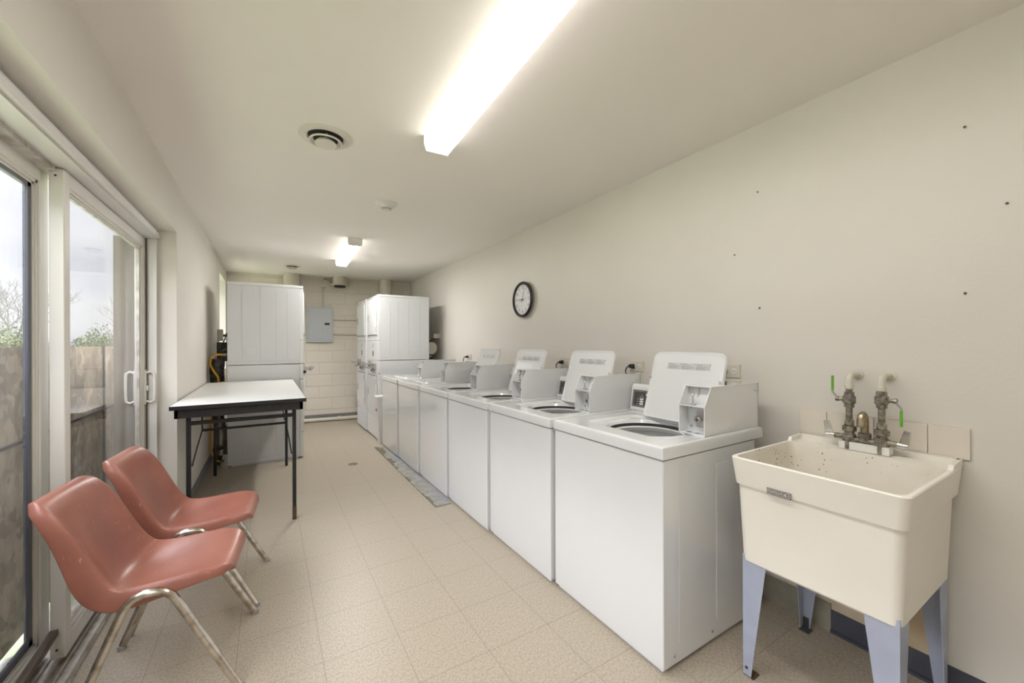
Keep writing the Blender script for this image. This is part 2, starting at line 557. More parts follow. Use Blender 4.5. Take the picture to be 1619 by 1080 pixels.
# back wall of painted blocks: 0.2 m courses, joints as shallow grooves in the mesh
bk = MB()
ang = math.atan(-0.1)
R_back = Matrix.Translation((XL, yb(XL), 0)) @ Matrix.Rotation(ang, 4, 'Z')
bk.box(-.1, 2.95, 0.008, .1, 0, CZ)
for r in range(13):
    z0, z1 = r * 0.2 + 0.003, min(r * 0.2 + 0.197, CZ)
    if z1 - z0 < 0.02:
        continue
    off = 0.1 + (0.2 if r % 2 else 0.0)
    x = off - 0.4
    while x < 2.9:
        a, b2 = max(x + .003, -.08), min(x + .397, 2.9)
        if b2 - a > 0.02:
            bk.box(a, b2, 0, 0.01, z0, z1, bv=0.002, seg=1)
        x += 0.4
bk.xf(R_back)
struct(bk.build('wall_back', 'block', smooth=False))
# baseboards
struct(MB().box(XL, XL + .008, YF, D0, 0, .1).box(XL, XL + .008, D1, yb(XL), 0, .1).build('baseboard_left', 'basegrey', smooth=False))
b_ = MB()
b_.prism([(xr(YF), YF), (xr(YF) - .006, YF), (xr(.78) - .006, .78), (xr(.78), .78)], 0.0, .1)
b_.prism([(xr(YF) - .006, YF), (xr(YF) - .018, YF), (xr(.78) - .018, .78), (xr(.78) - .006, .78)], 0.0, .012)
br_ = struct(b_.build('baseboard_right', 'base', smooth=False))
MB().prism([(xr(.78), .78), (xr(.78) - .012, .78), (xr(7.2) - .012, 7.2), (xr(7.2), 7.2)], 0, .125).build('painted_length', 'basebeige', br_, smooth=False)
bb_ = MB().box(0.02, 2.8, -.012, 0, 0, .115)
bb_.xf(R_back)
struct(bb_.build('baseboard_back', 'basegrey', smooth=False))
# strip of bare floor along the washers, with old adhesive and blue paint
cp = MB()
cp.prism([(1.135, 3.03), (1.275, 3.035), (1.275, 5.2), (1.14, 5.21)], 0.0005, 0.0015)
cps = cp.build('concrete_patch', 'concrete', fl, smooth=False)
ad_ = MB()
def ragged(x_in, xs, y0, y1, n, z):
    pts = [(x_in, y0), (x_in, y1)]
    v = .5
    for i in range(n + 1):
        y = y1 + (y0 - y1) * i / n
        v = min(1.0, max(.12, v + random.uniform(-.28, .28)))
        pts.append((x_in + xs * v, y))
    return pts
ad_.prism(ragged(1.137, .045, 3.03, 4.2, 60, 0), 0.0015, 0.0022)
ad_.prism(ragged(1.139, .085, 4.2, 5.21, 50, 0), 0.0015, 0.0022)
ad_.prism([(1.137, 3.03), (1.275, 3.035), (1.275, 3.045), (1.137, 3.05)], 0.0015, 0.0023)
ad_.build('adhesive_residue', 'adhesive', cps, smooth=False)
MB().prism(ragged(1.275, -.045, 3.05, 4.75, 60, 0), 0.0015, 0.0022).build('paint_smear', 'bluepaint', cps, smooth=False)

# ------------------------------------------------------------------ door_1: sliding glass door
dr = struct(bpy.data.objects.new('door_1', None))
COL.objects.link(dr)
dr.location = (-0.74, 2.35, 0)
LX, LY = 0.74, -2.35                                  # world -> door local
def dbox(mb, x0, x1, y0, y1, z0, z1, bv=0.003):
    return mb.box(x0 + LX, x1 + LX, y0 + LY, y1 + LY, z0, z1, bv=bv, seg=1)
f_ = MB()
dbox(f_, -.66, XO + .01, D0, D1, 2.035, DZ)           # head
dbox(f_, -.645, -.66, D0, D1, 2.045, 2.085)
dbox(f_, -.66, -.70, D1 - .022, D1, 0, 2.04)          # jambs
dbox(f_, -.66, XO + .01, D0, D0 + .022, 0, 2.04)
dbox(f_, -.655, -.69, D1 - .035, D1 - .02, 0, 2.04)
f_.build('door_frame', 'alumlit', dr)
f_ = MB()
dbox(f_, -.66, XO + .01, D0, D1, 0.0, .012)
for x0, x1, h in ((-.662, -.672, .03), (-.70, -.706, .022), (-.728, -.738, .03), (-.765, -.772, .022), (-.80, -.808, .03)):
    dbox(f_, x0, x1, D0 + .02, D1 - .02, .01, h, bv=.001)
f_.build('track', 'track', dr)
f_ = MB()
dbox(f_, -.735, -.80, D0 + .02, D1 - .02, 2.018, 2.036, bv=.001)
f_.build('head_channel', 'track', dr)
def panel(xc, y0, y1, st_l, st_r, name, seal):
    f = MB()
    dx = .0225
    z0, z1 = .032, 2.032
    dbox(f, xc - dx, xc + dx, y0, y0 + st_l, z0, z1)
    dbox(f, xc - dx, xc + dx, y1 - st_r, y1, z0, z1)
    dbox(f, xc - dx, xc + dx, y0 + st_l, y1 - st_r, z0, z0 + .075)
    dbox(f, xc - dx, xc + dx, y0 + st_l, y1 - st_r, z1 - .062, z1)
    # glazing beads: two thin steps around the pane
    for k, (ex, dd) in enumerate(((.012, .016), (.022, .010))):
        a0, a1, c0, c1 = y0 + st_l, y1 - st_r, z0 + .075, z1 - .062
        dbox(f, xc - dd, xc + dd, a0, a0 + ex, c0, c1, bv=0)
        dbox(f, xc - dd, xc + dd, a1 - ex, a1, c0, c1, bv=0)
        dbox(f, xc - dd, xc + dd, a0, a1, c0, c0 + ex, bv=0)
        dbox(f, xc - dd, xc + dd, a0, a1, c1 - ex, c1, bv=0)
    po = f.build(name, 'alum', dr)
    s = MB()
    a0, a1, c0, c1 = y0 + st_l + .022, y1 - st_r - .022, z0 + .097, z1 - .084
    for (p, q, r_, u) in ((a0, a0 + seal, c0, c1), (a1 - seal, a1, c0, c1), (a0, a1, c0, c0 + seal), (a0, a1, c1 - seal * .6, c1)):
        dbox(s, xc - .007, xc + .007, p, q, r_, u, bv=0)
    s.build('glazing_seal', 'alumdk' if seal > .01 else 'track', po)
    gp = MB()
    dbox(gp, xc - .003, xc + .003, a0 + .001, a1 - .001, c0 + .001, c1 - .001, bv=0)
    gp.build('glass_pane', 'glass', po, smooth=False)
    return po
pr = panel(-.7325, 2.345, 3.605, .055, .055, 'sliding_panel', .006)
pl = panel(-.803, 1.10, 2.425, .06, .075, 'fixed_panel', .026)
panel(-.7325, D0 + .023, 1.16, .055, .055, 'sliding_panel', .006)  # unseen third panel, added to let more daylight into the room
for z in (.07, 2.0):
    MB().cyl((-.735 + LX, 2.345 + LY, z), (-.735 + LX, 2.3435 + LY, z), .004, n=10).build('screw', 'nail', pr)
# pull handles on the sliding panel (inside and outside)
for sx, xf_ in ((1, -.71), (-1, -.755)):
    h_ = MB()
    zz0, zz1, yy = .92, 1.13, 3.578
    pth = [(xf_ + LX, yy + LY, zz0 + .015), (xf_ + sx * .03 + LX, yy + LY, zz0), (xf_ + sx * .048 + LX, yy + LY, zz0 + .014),
           (xf_ + sx * .05 + LX, yy + LY, zz0 + .05), (xf_ + sx * .05 + LX, yy + LY, zz1 - .05), (xf_ + sx * .048 + LX, yy + LY, zz1 - .014),
           (xf_ + sx * .03 + LX, yy + LY, zz1), (xf_ + LX, yy + LY, zz1 - .015)]
    h_.tube(pth, .0075, 10)
    dbox(h_, min(xf_, xf_ + sx * .008), max(xf_, xf_ + sx * .008), yy - .02, yy + .02, zz0 - .012, zz1 + .012)
    hh = h_.build('handle', 'handle', dr)
lt = MB()
dbox(lt, -.702, -.692, 3.567, 3.59, 1.0, 1.035)
lt.build('latch', 'alumlit', hh)

struct(MB().box(XO - .02, -.701, D1 - .022, D1 + .002, -.15, 2.034).build('trim_1', 'jamb', smooth=False))

# window_1 in the left wall behind the dryer
wn = struct(bpy.data.objects.new('window_1', None))
COL.objects.link(wn)
wn.location = (-.78, (W0 + W1) / 2, WZ0)
hw, hz = (W1 - W0) / 2, WZ1 - WZ0
f_ = MB()
for a, b2, c, d in ((-hw, hw, 0, .05), (-hw, hw, hz - .05, hz), (-hw, -hw + .05, 0, hz), (hw - .05, hw, 0, hz), (-.02, .02, 0, hz)):
    f_.box(-.03, .03, a, b2, c, d, bv=.003, seg=1)
f_.build('window_frame', 'alumlit', wn)
MB().box(-.003, .003, -hw + .045, hw - .045, .045, hz - .045).build('glass_pane', 'glass', wn, smooth=False)

# stick lying in the door track
st = MB().box(-.0125, .0125, -1.15, 0, -.0125, .0125, bv=.002)
o = st.build('wooden_stick', 'wood')
o.location = (-.742, 2.342, .145)
o.rotation_euler = (-math.radians(-4.2), 0, math.radians(0.5))
tag(o, 'weathered square wooden stick lying in the glass door track', 'stick')

# ------------------------------------------------------------------ outside
gr = MB().box(-60, XO, -25, 70, -.4, -.2)
struct(gr.build('ground', 'grass', smooth=False))
struct(MB().box(-1.9, XO, -.5, 2.85, -.2, -.17).build('paving', 'concrete_out', smooth=False))
BX = -1.06
bar = thing('plywood_barrier', 'brown strand board barrier standing outside behind the glass door', 'barrier', (BX, 3.2, -.2))
for i, y0 in enumerate((-3.2, -1.98, -.76, .46, 1.68)):
    MB().box(-.012, 0, y0 + .002, y0 + 1.217, .05, 1.5).build('board', 'osb', bar, smooth=False, loc=None)
for y0 in (-3.0, -2.2, -1.4, -.6, .06, .35, 1.1, 1.75, 2.5):
    MB().box(-.06, -.012, y0, y0 + .03, 0, 1.5).build('post', 'stud', bar, smooth=False)
    MB().box(0.0, .012, y0 - .15, y0 - .138, .05, 1.5).build('batten', 'stud', bar, smooth=False)
MB().box(0, .012, -3.2, 2.9, 1.02, 1.035).build('rail', 'stud', bar, smooth=False)

def bare_tree(x, y, h, seed):
    rnd = random.Random(seed)
    mb = MB()
    def grow(p, d, L, r, lv):
        pts, rr = [p], [r]
        q, dd = p.copy(), d.copy()
        for i in range(4):
            dd = (dd + Vector((rnd.uniform(-.22, .22), rnd.uniform(-.22, .22), rnd.uniform(-.05, .15)))).normalized()
            q = q + dd * L / 4
            pts.append(q.copy())
            rr.append(r * (1 - .12 * (i + 1)))
        mb.tube(pts, rr, 5 if lv < 2 else 3)
        if lv >= 4:
            return
        for k in range(4):
            i = rnd.choice((2, 3, 4, 4))
            nd_ = (dd + Vector((rnd.uniform(-1, 1), rnd.uniform(-1, 1), rnd.uniform(-.2, .6))) * .95).normalized()
            grow(pts[i], nd_, L * rnd.uniform(.55, .8), max(rr[i] * .66, .009), lv + 1)
    grow(Vector((0, 0, 0)), Vector((0, 0, 1)), h * .30, h * .020, 0)
    o = mb.build('bare_tree', 'bark', smooth=False)
    o.location = (x, y, -.2)
    return o
for i, (x, y, h) in enumerate(((-6.5, 31, 6.4), (-9.6, 27, 6.0), (-9.2, 38.0, 7.6), (-12.6, 34, 7.4), (-14.5, 42, 8.6))):
    tag(bare_tree(x, y, h, 20 + i), 'grey leafless tree seen through the glass door above the barrier', 'tree', 'bare trees beyond the barrier')
def bush(x, y, r, h, seed):
    rnd = random.Random(seed)
    tb = bmesh.new()
    for k in range(4200):
        a, e = rnd.uniform(0, 2 * PI), math.asin(rnd.uniform(-.2, 1))
        rad = rnd.uniform(.55, 1.0) * (1 + .25 * math.sin(3 * a + seed) * math.cos(2 * e))
        p = Vector((r * .85 * rad * math.cos(a) * math.cos(e), r * .85 * rad * math.sin(a) * math.cos(e), h * .35 + h * .65 * rad * math.sin(e)))
        s = rnd.uniform(.035, .075)
        rot = Matrix.Rotation(rnd.uniform(0, 6), 3, 'Z') @ Matrix.Rotation(rnd.uniform(0, 3), 3, 'X')
        tb.faces.new([tb.verts.new(p + rot @ Vector(c) * s) for c in ((-.5, 0, 0), (0, -.7, .1), (.5, 0, 0), (0, .9, .05))])
    for k in range(5):
        a = k * 1.3
    mb = MB()
    mb._merge(tb)
    for k in range(6):
        a = k * 1.05
        mb.tube([(0, 0, 0), (.3 * r * math.cos(a), .3 * r * math.sin(a), h * .3), (.6 * r * math.cos(a), .6 * r * math.sin(a), h * .6)], [.04, .03, .015], 4)
    o = mb.build('green_bush', 'leaf', smooth=False)
    o.location = (x, y, -.2)
    return o
for i, (x, y, r, h) in enumerate(((-3.9, 19.5, 1.0, 1.75), (-5.5, 21.2, 1.05, 1.9), (-7.6, 21.5, 1.05, 1.95), (-9.9, 21.5, 1.05, 2.05), (-6.4, 24.5, 1.15, 2.2), (-9.0, 24.6, 1.15, 2.25), (-3.7, 23.9, 1.1, 2.1), (-6.5, 17.2, .95, 1.75), (-5.6, 26.9, .9, 2.2))):
    tag(bush(x, y, r, h, i), 'pale green bush behind the barrier seen through the glass door', 'bush', 'bushes beyond the barrier')

# ------------------------------------------------------------------ washers
WW, WD, WH = 0.70, 0.745, 0.90
def make_washer(open_lid):
    root = bpy.data.objects.new('washing_machine', None)
    COL.objects.link(root)
    c = MB()
    def rq(ins, z, r=.006):
        return rrect(.004 + ins, .68 - ins, .004 + ins, WW - .004 - ins, max(r - ins, .002), z, 3)
    c.loops([rq(0, .022), rq(0, WH - .058), rq(.002, WH - .056), rq(.012, WH - .056), rq(.012, .05)], True, True)
    c.box(.02, .66, .02, WW - .02, .0, .03)                                        # recessed plinth on the floor
    # pressed side panels
    for yy0, yy1 in ((.0025, .004), (WW - .004, WW - .0025)):
        c.box(.10, .26, yy0, yy1, .10, WH - .10, bv=.0006, seg=1)
        c.box(.36, .64, yy0, yy1, .10, WH - .12, bv=.0006, seg=1)
    cab = c.build('cabinet', 'enamel', root)
    for x in (.07, .33):
        MB().cyl((x, .004, .055), (x, .0005, .055), .006, n=10).build('screw', 'galv', cab)
    MB().loops([rq(.008, WH - .060), rq(.008, WH - .048), rq(.020, WH - .048), rq(.020, WH - .060)]).build('top_seam', 'gapdark', root, smooth=False)
    # top panel with a lid well and a round tub opening
    cx, cy = .315, .335
    x0, x1, y0, y1 = 0.0, WD, 0.0, WW
    wx0, wx1, wy0, wy1 = .115, .50, .07, .575
    angs = [2 * PI * i / 96 for i in range(96)]
    for (a, b2) in ((x0, y0), (x0, y1), (x1, y0), (x1, y1)):
        angs.append(math.atan2(b2 - cy, a - cx) % (2 * PI))
    angs = sorted(set(round(a, 6) for a in angs))
    def rect_hit(a, X0, X1, Y0, Y1, r):
        ca, sa = math.cos(a), math.sin(a)
        tt = 1e9
        if ca > 1e-9: tt = min(tt, (X1 - cx) / ca)
        if ca < -1e-9: tt = min(tt, (X0 - cx) / ca)
        if sa > 1e-9: tt = min(tt, (Y1 - cy) / sa)
        if sa < -1e-9: tt = min(tt, (Y0 - cy) / sa)
        px, py = cx + ca * tt, cy + sa * tt
        if r:
            qx, qy = min(max(px, X0 + r), X1 - r), min(max(py, Y0 + r), Y1 - r)
            d = math.hypot(px - qx, py - qy)
            if d > r:
                px, py = qx + (px - qx) * r / d, qy + (py - qy) * r / d
        return px, py
    def rl(ins, z, r=0.0, X=(x0, x1, y0, y1)):
        return [rect_hit(a, X[0] + ins, X[1] - ins, X[2] + ins, X[3] - ins, r) + (z,) for a in angs]
    well = (wx0, wx1, wy0, wy1)
    lps = [rl(.012, WH - .05), rl(0, WH - .05), rl(0, WH - .012, .003), rl(.0035, WH - .0035, .004), rl(.012, WH, .005), rl(.016, WH, .006),
           rl(-.004, WH, .034, well), rl(0, WH, .03, well), rl(.006, WH - .003, .03, well), rl(.012, WH - .012, .03, well), rl(.016, WH - .012, .03, well)]
    def cl(r, z):
        return [(cx + r * math.cos(a), cy + r * math.sin(a), z) for a in angs]
    lps += [cl(.209, WH - .0122), cl(.205, WH - .013), cl(.198, WH - .016), cl(.192, WH - .03)]
    tp = MB().loops(lps).build('top_panel', 'enamel', root)
    tb_ = MB().loops([cl(.192, WH - .03), cl(.200, WH - .034), cl(.200, WH - .045)])
    tb_.build('tub_ring', 'gapdark', tp)
    tb_ = MB().loops([cl(.185, WH - .045), cl(.175, WH - .05), cl(.19, WH - .07), cl(.22, WH - .075), cl(.225, WH - .4), cl(.12, WH - .43)], close_last=True)
    tub = tb_.build('wash_basket', 'enamel_in', root)
    ag = MB().lathe([(.0, WH - .10), (.03, WH - .105), (.045, WH - .13), (.05, WH - .30), (.13, WH - .41)], (cx, cy, 0), n=24)
    ag.build('agitator', 'white', tub)
    # control console behind the lid
    k = MB()
    prof = [(.605, WH), (.63, WH + .145), (.645, WH + .158), (WD - .03, WH + .158), (WD - .02, WH + .15), (WD - .02, WH)]
    k.prism(prof, .152, .715 - .0, 'y', bv=.006)
    con = k.build('control_console', 'enamel', root)
    # keypad on the sloped face, local frame (u along -y, v up the slope)
    sl = Vector((.025, 0, .145)).normalized()
    nrm = Vector((-.145, 0, .025)).normalized()
    def onface(u, v, h=0.0):
        p = Vector((.605, u, WH)) + sl * v + nrm * h
        return (p.x, p.y, p.z)
    def plate(mb, u0, u1, v0, v1, h0, h1):
        mb.loops([[onface(u0, v0, h0), onface(u1, v0, h0), onface(u1, v1, h0), onface(u0, v1, h0)],
                  [onface(u0, v0, h1), onface(u1, v0, h1), onface(u1, v1, h1), onface(u0, v1, h1)]], True, True)
    kp = MB()
    plate(kp, .53, .70, .022, .125, -.001, .001)
    kpo = kp.build('keypad', 'keypad', con, smooth=False)
    kk = MB()
    for (u0, u1, v0, v1) in ((.537, .693, .117, .1185), (.537, .693, .028, .0295), (.6915, .693, .028, .1185)):
        plate(kk, u0, u1, v0, v1, .001, .0016)
    for i in range(3):
        for j in range(2):
            u = .628 - j * .048
            v = .036 + i * .0145
            plate(kk, u - .013, u + .013, v, v + .011, .001, .0022)
        plate(kk, .65, .664, .040 + i * .0145, .042 + i * .0145, .001, .0015)
    kk.text('<', .016, lambda a, b2, c_: onface(.628 - a, .095 + b2, .001 + c_))
    plate(kk, .612, .646, .083, .085, .001, .0015)
    plate(kk, .575, .60, .095, .108, .001, .0018)
    kk.build('keys', 'keys', kpo, smooth=False)
    # coin meter case
    cm = MB()
    x_a, x_b, xe = .30, .348, WD - .005
    zt, zm = WH + .213, WH + .128
    y_a, y_b = .018, .148
    side = [(x_a, WH + .001), (xe, WH + .001), (xe, zt), (x_b, zt), (x_a, zm)]
    cm.prism(side, y_a, y_a + .005, 'y', bv=.001, seg=1)
    cm.prism(side, y_b - .005, y_b, 'y', bv=.001, seg=1)
    cm.box(x_b + .002, xe, y_a, y_b, zt - .004, zt + .003, bv=.002, seg=1)
    cm.box(xe - .004, xe, y_a, y_b, WH, zt)
    cm.box(x_a + .004, xe, y_a + .003, y_b - .003, WH, WH + .006)
    cm.box(x_a + .002, .40, y_a + .004, y_b - .004, zm - .003, zm + .001)
    cm.prism([(.365, WH + .005), (.42, WH + .005), (.42, zt - .003), (.385, zt - .003), (.365, zm)], y_a + .004, y_b - .004, 'y')
    case = cm.build('coin_box', 'enamel', root)
    cs = MB()
    yk = .105
    cs.lathe([(0, -.0085), (.006, -.006), (.0085, 0), (.006, .006), (0, .0085)], (.345, yk, zm + .045), n=14)
    cs.cyl((.345, yk, zm + .04), (.347, yk, zm + .008), .003, n=8)
    cs.box(.337, .357, yk - .012, yk + .012, zm + .001, zm + .006, bv=.002, seg=1)
    cs.prism([(.3655, zm + .035), (.367, zm + .035), (.384, zt - .006), (.381, zt - .006)], yk - .012, yk - .008, 'y')
    cs.build('coin_lever', 'steel', case)
    lk = MB()
    lk.box(.352, .366, y_a + .006, y_a + .075, WH + .028, WH + .10, bv=.003)
    lk.lathe([(0, .336), (.013, .336), (.017, .340), (.017, .354)], (0, y_a + .062, WH + .062), 'x', n=20)
    lk.lathe([(0, .362), (.005, .362), (.005, .366)], (0, y_b - .022, WH + .11), 'x', n=10)
    lk.lathe([(0, .362), (.006, .362), (.006, .366)], (0, y_b - .022, WH + .025), 'x', n=10)
    lko = lk.build('coin_lock', 'steel', case)
    kh = MB()
    kh.box(.3352, .3362, y_a + .052, y_a + .07, WH + .060, WH + .064).box(.3352, .3362, y_a + .060, y_a + .064, WH + .054, WH + .070)
    kh.build('keyhole', 'black', lko, smooth=False)
    bd = MB()
    bd.box(xe - .045, xe - .012, y_a - .001, y_a, zt - .04, zt - .03, bv=.0004, seg=1)
    bd.text('S', .014, lambda a, b2, c_: (xe - .03 + a, y_a - .001 - c_, zt - .035 + b2))
    bd.build('badge', 'groove', case, smooth=False)
    for q in (.05, .09):
        MB().box(x_a + .012, x_a + .030, y_a + q - .012, y_a + q + .010, WH + .006, WH + .0065).build('slot', 'gapdark', case, smooth=False)
    # lid
    L, y_l0, y_l1, th = .375, .078, .500, .020
    ld = MB()
    def rr(h0, h1, v0, v1, r, z, n=6):
        pts = []
        for (ccx, ccy, a0) in ((h0 + .012, v0 + .012, PI), (h1 - r, v0 + r, 1.5 * PI), (h1 - r, v1 - r, 0), (h0 + .012, v1 - .012, .5 * PI)):
            rq = r if a0 in (1.5 * PI, 0) else .012
            for i in range(n + 1):
                a = a0 + .5 * PI * i / n
                pts.append((ccx + rq * math.cos(a), ccy + rq * math.sin(a), z))
        return pts
    # lid lying flat: hinge edge at u=0, free edge at u=L; z up = outside face
    ld.loops([rr(0, L, y_l0, y_l1, .045, .004), rr(0, L, y_l0, y_l1, .045, th - .004), rr(.004, L - .004, y_l0 + .004, y_l1 - .004, .042, th)], False, True)
    ld.loops([rr(0, L, y_l0, y_l1, .045, .004), rr(.002, L - .002, y_l0 + .002, y_l1 - .002, .044, 0), rr(.010, L - .010, y_l0 + .012, y_l1 - .012, .036, 0),
              rr(.020, L - .022, y_l0 + .024, y_l1 - .022, .03, .0075)], False, True)
    T = Matrix.Translation((.472, 0, WH + .004))
    if open_lid:
        Rm = T @ Matrix.Rotation(math.radians(-73), 4, 'Y')
        # flat lid points to +x from the hinge after rotation it stands up and leans back
        lid_m = Rm
    else:
        lid_m = Matrix.Translation((.496, 0, WH - .011)) @ Matrix.Scale(-1, 4, (1, 0, 0))
    # z of the flat lid = outside: for the raised lid the inside faces the room
    if open_lid:
        flip = Matrix.Scale(1, 4)
        ld.xf(Matrix.Translation((0, 0, 0)))
        ld.xf(Matrix.Scale(-1, 4, (0, 0, 1)))
    ld.xf(lid_m)
    bmesh.ops.recalc_face_normals(ld.bm, faces=ld.bm.faces)
    lido = ld.build('lid', 'enamel', root)
    if open_lid:
        def onlid(u, y, h):
            p = lid_m @ Vector((u, y, h))
            return (p.x, p.y, p.z)
        for y in (y_l0 + .012, y_l1 - .004):
            a, b2 = Vector(onlid(.225, y, .0)), Vector(onlid(.225, y, .006))
            MB().cyl(a, b2, .0065, n=10).build('bumper', 'galv', lido)
        lb = MB()
        u0, u1, ya, yb_ = .280, .315, .155, .405
        def lplate(mb, p, q, r_, s, h0, h1):
            mb.loops([[onlid(p, r_, h0), onlid(q, r_, h0), onlid(q, s, h0), onlid(p, s, h0)],
                      [onlid(p, r_, h1), onlid(q, r_, h1), onlid(q, s, h1), onlid(p, s, h1)]], True, True)
        lplate(lb, u0, u1, ya, yb_, -.0076, -.0068)
        lbo = lb.build('instruction_label', 'label', lido, smooth=False)
        ik = MB()
        for j in range(3):
            yy = yb_ - .006 - j * .083
            lplate(ik, u1 - .007, u1 - .0045, yy - .035, yy, -.0068, -.0064)
            lplate(ik, u1 - .006, u1 - .002, yy - .075, yy - .070, -.0068, -.0064)
            for q in range(5):
                lplate(ik, u0 + .003 + q * .0042, u0 + .0042 + q * .0042, yy - .050 - 0.02 * (q % 2), yy, -.0068, -.0064)
        ik.build('lettering', 'lettergrey', lbo, smooth=False)
    return root
wl_open = make_washer(True)
wl_shut = make_washer(False)
wlabels = ['white top-load coin washer standing right next to the utility sink, lid raised',
           'white coin washer with raised lid, second in the row counting from the utility sink',
           'white coin washer with raised lid, third in the row counting from the utility sink',
           'white coin washer with the farthest raised lid, fourth in the row from the utility sink',
           'white coin washer with its lid shut, beside the farthest raised lid',
           'white coin washer with its lid shut at the end by the trash bin']
wfront = [1.315, 1.303, 1.290, 1.280, 1.268, 1.258]
for i in range(6):
    src_ = wl_open if i < 4 else wl_shut
    r_ = src_ if i in (0, 4) else copy_tree(src_)
    r_.location = (wfront[i], 1.015 + .715 * i, 0)
    tag(r_, wlabels[i], 'washing machine', 'coin washers along the right wall')

# ------------------------------------------------------------------ stacked dryers (front faces -x in local space)
def make_dryer():
    root = bpy.data.objects.new('stacked_dryer', None)
    COL.objects.link(root)
    Wd, Dd, Hh = .686, .715, 1.985
    c = MB()
    c.box(.035, Dd, .004, Wd - .004, .02, 1.085, bv=.004)
    c.box(.05, Dd - .03, .02, Wd - .02, 0, .03)
    lower = c.build('lower_cabinet', 'dryer_side', root)
    c = MB()
    c.box(.035, Dd, 0, Wd, 1.09, Hh - .035, bv=.004)
    upper = c.build('upper_cabinet', 'dryer_side', root)
    MB().box(0, Dd + .004, -.003, Wd + .003, Hh - .036, Hh, bv=.008).build('top_cap', 'enamel', root)
    # pressed ribs on both cabinet sides
    for par, z0, z1, e in ((upper, 1.16, 1.90, 0.0), (lower, .10, .84, .004)):
        gq = MB()
        for x in (.16, .27, .42, .585):
            for yy in (e, Wd - e):
                gq.box(x - .003, x + .003, yy - .0015, yy + .0015, z0, z1)
        for yy in (e, Wd - e):
            ring = [(.50 + .055 * math.cos(a), .075 + .055 * math.sin(a)) for a in [2 * PI * i / 28 for i in range(28)]]
            for p, q in zip(ring, ring[1:] + ring[:1]):
                gq.cyl((p[0], yy, z0 + p[1]), (q[0], yy, z0 + q[1]), .0013, n=4)
            gq.box(.04, .70, yy - .001, yy + .001, z0 - .035, z0 - .031)
        gq.build('side_ribs', 'groove', par, smooth=False)
    # front skins
    f = MB()
    f.box(0, .036, 0, Wd, 1.36, Hh - .037, bv=.004)
    f.build('upper_front', 'dryer', root)
    f = MB()
    f.box(0, .036, 0, Wd, 1.09, 1.357, bv=.004)
    cpn = f.build('control_panel', 'dryer', root)
    MB().box(-.0015, 0, .27, .33, 1.14, 1.215).build('keypad', 'keypad', cpn, smooth=False)
    MB().box(-.0015, 0, .30, .315, 1.26, 1.32).build('display', 'keypad', cpn, smooth=False)
    f = MB()
    f.box(0, .036, 0, Wd, .91, 1.087, bv=.004)
    f.build('coin_panel', 'dryer', root)
    f = MB()
    f.box(0, .036, 0, Wd, .305, .907, bv=.004)
    f.build('lower_front', 'dryer', root)
    f = MB()
    f.box(0, .036, 0, Wd, .02, .30, bv=.004)
    f.build('toe_panel', 'dryer', root)
    for nm, z0, z1 in (('upper_door', 1.44, 1.91), ('lower_door', .39, .87)):
        MB().box(-.003, .001, .055, Wd - .055, z0 - .006, z1 + .006).build('door_gap', 'gapdark', root, smooth=False)
        d = MB().box(-.014, -.001, .06, Wd - .06, z0, z1, bv=.004).build('door', 'dryer', root)
        for zz in (z0 + .07, z1 - .07):
            MB().box(-.017, -.013, .066, .085, zz - .035, zz + .035, bv=.001, seg=1).build('hinge', 'galv', d)
        hd = MB().box(-.018, -.013, Wd - .16, Wd - .12, (z0 + z1) / 2 - .05, (z0 + z1) / 2 + .05, bv=.002)
        hd.build('door_pull', 'galv', d)
    # two coin slides with black knobs
    for y0, z0 in ((.12, .965), (.36, 1.0)):
        s = MB()
        s.box(-.03, 0, y0, y0 + .15, z0, z0 + .075, bv=.003)
        s.box(-.095, -.03, y0 + .02, y0 + .13, z0 + .018, z0 + .034, bv=.002)
        s.box(-.125, -.09, y0 + .005, y0 + .145, z0 + .012, z0 + .042, bv=.003)
        so = s.build('coin_slide', 'steel', root)
        MB().cyl((-.045, y0 + .11, z0 - .02), (-.03, y0 + .11, z0 - .02), .014, n=14).cyl((-.03, y0 + .11, z0 - .02), (0, y0 + .11, z0 - .02), .02, n=14).build('knob', 'black', so)
    bx = MB().box(-.035, 0, .2, .46, .915, .958, bv=.003)
    bx.build('coin_tray', 'dryer', root)
    return root
d0 = make_dryer()
d0.location = (1.262, 5.505, 0)
tag(d0, 'white stacked dryer tower behind the last washer, its ribbed side facing the room', 'dryer', 'stacked dryers')
d1 = copy_tree(d0)
d1.location = (1.250, 6.235, 0)
tag(d1, 'white stacked dryer tower mostly hidden, beside the back wall', 'dryer', 'stacked dryers')
d2 = copy_tree(d0)
d2.location = (.345, 5.165 + .686, 0)
d2.rotation_euler = (0, 0, PI)
tag(d2, 'white stacked dryer tower behind the folding table, by the left wall', 'dryer', 'stacked dryers')

# ------------------------------------------------------------------ folding table
tb = thing('folding_table', 'white topped folding table with black edge and legs by the left wall', 'table', (-.15, 4.21, 0))
tx, ty, tz = .39, .915, .915
MB().box(-tx + .004, tx - .004, -ty + .004, ty - .004, tz - .012, tz, bv=.002).build('tabletop', 'tabletop', tb)
e_ = MB()
e_.box(-tx, tx, -ty, -ty + .006, tz - .028, tz - .0015, bv=.002).box(-tx, tx, ty - .006, ty, tz - .028, tz - .0015, bv=.002)
e_.box(-tx, -tx + .006, -ty, ty, tz - .028, tz - .0015, bv=.002).box(tx - .006, tx, -ty, ty, tz - .028, tz - .0015, bv=.002)
e_.box(-tx + .004, tx - .004, -ty + .004, ty - .004, tz - .027, tz - .012)
e_.build('edge_band', 'black', tb)
a_ = MB()
ai = .022
a_.box(-tx + ai, tx - ai, -ty + ai, -ty + ai + .02, tz - .085, tz - .027, bv=.001, seg=1)
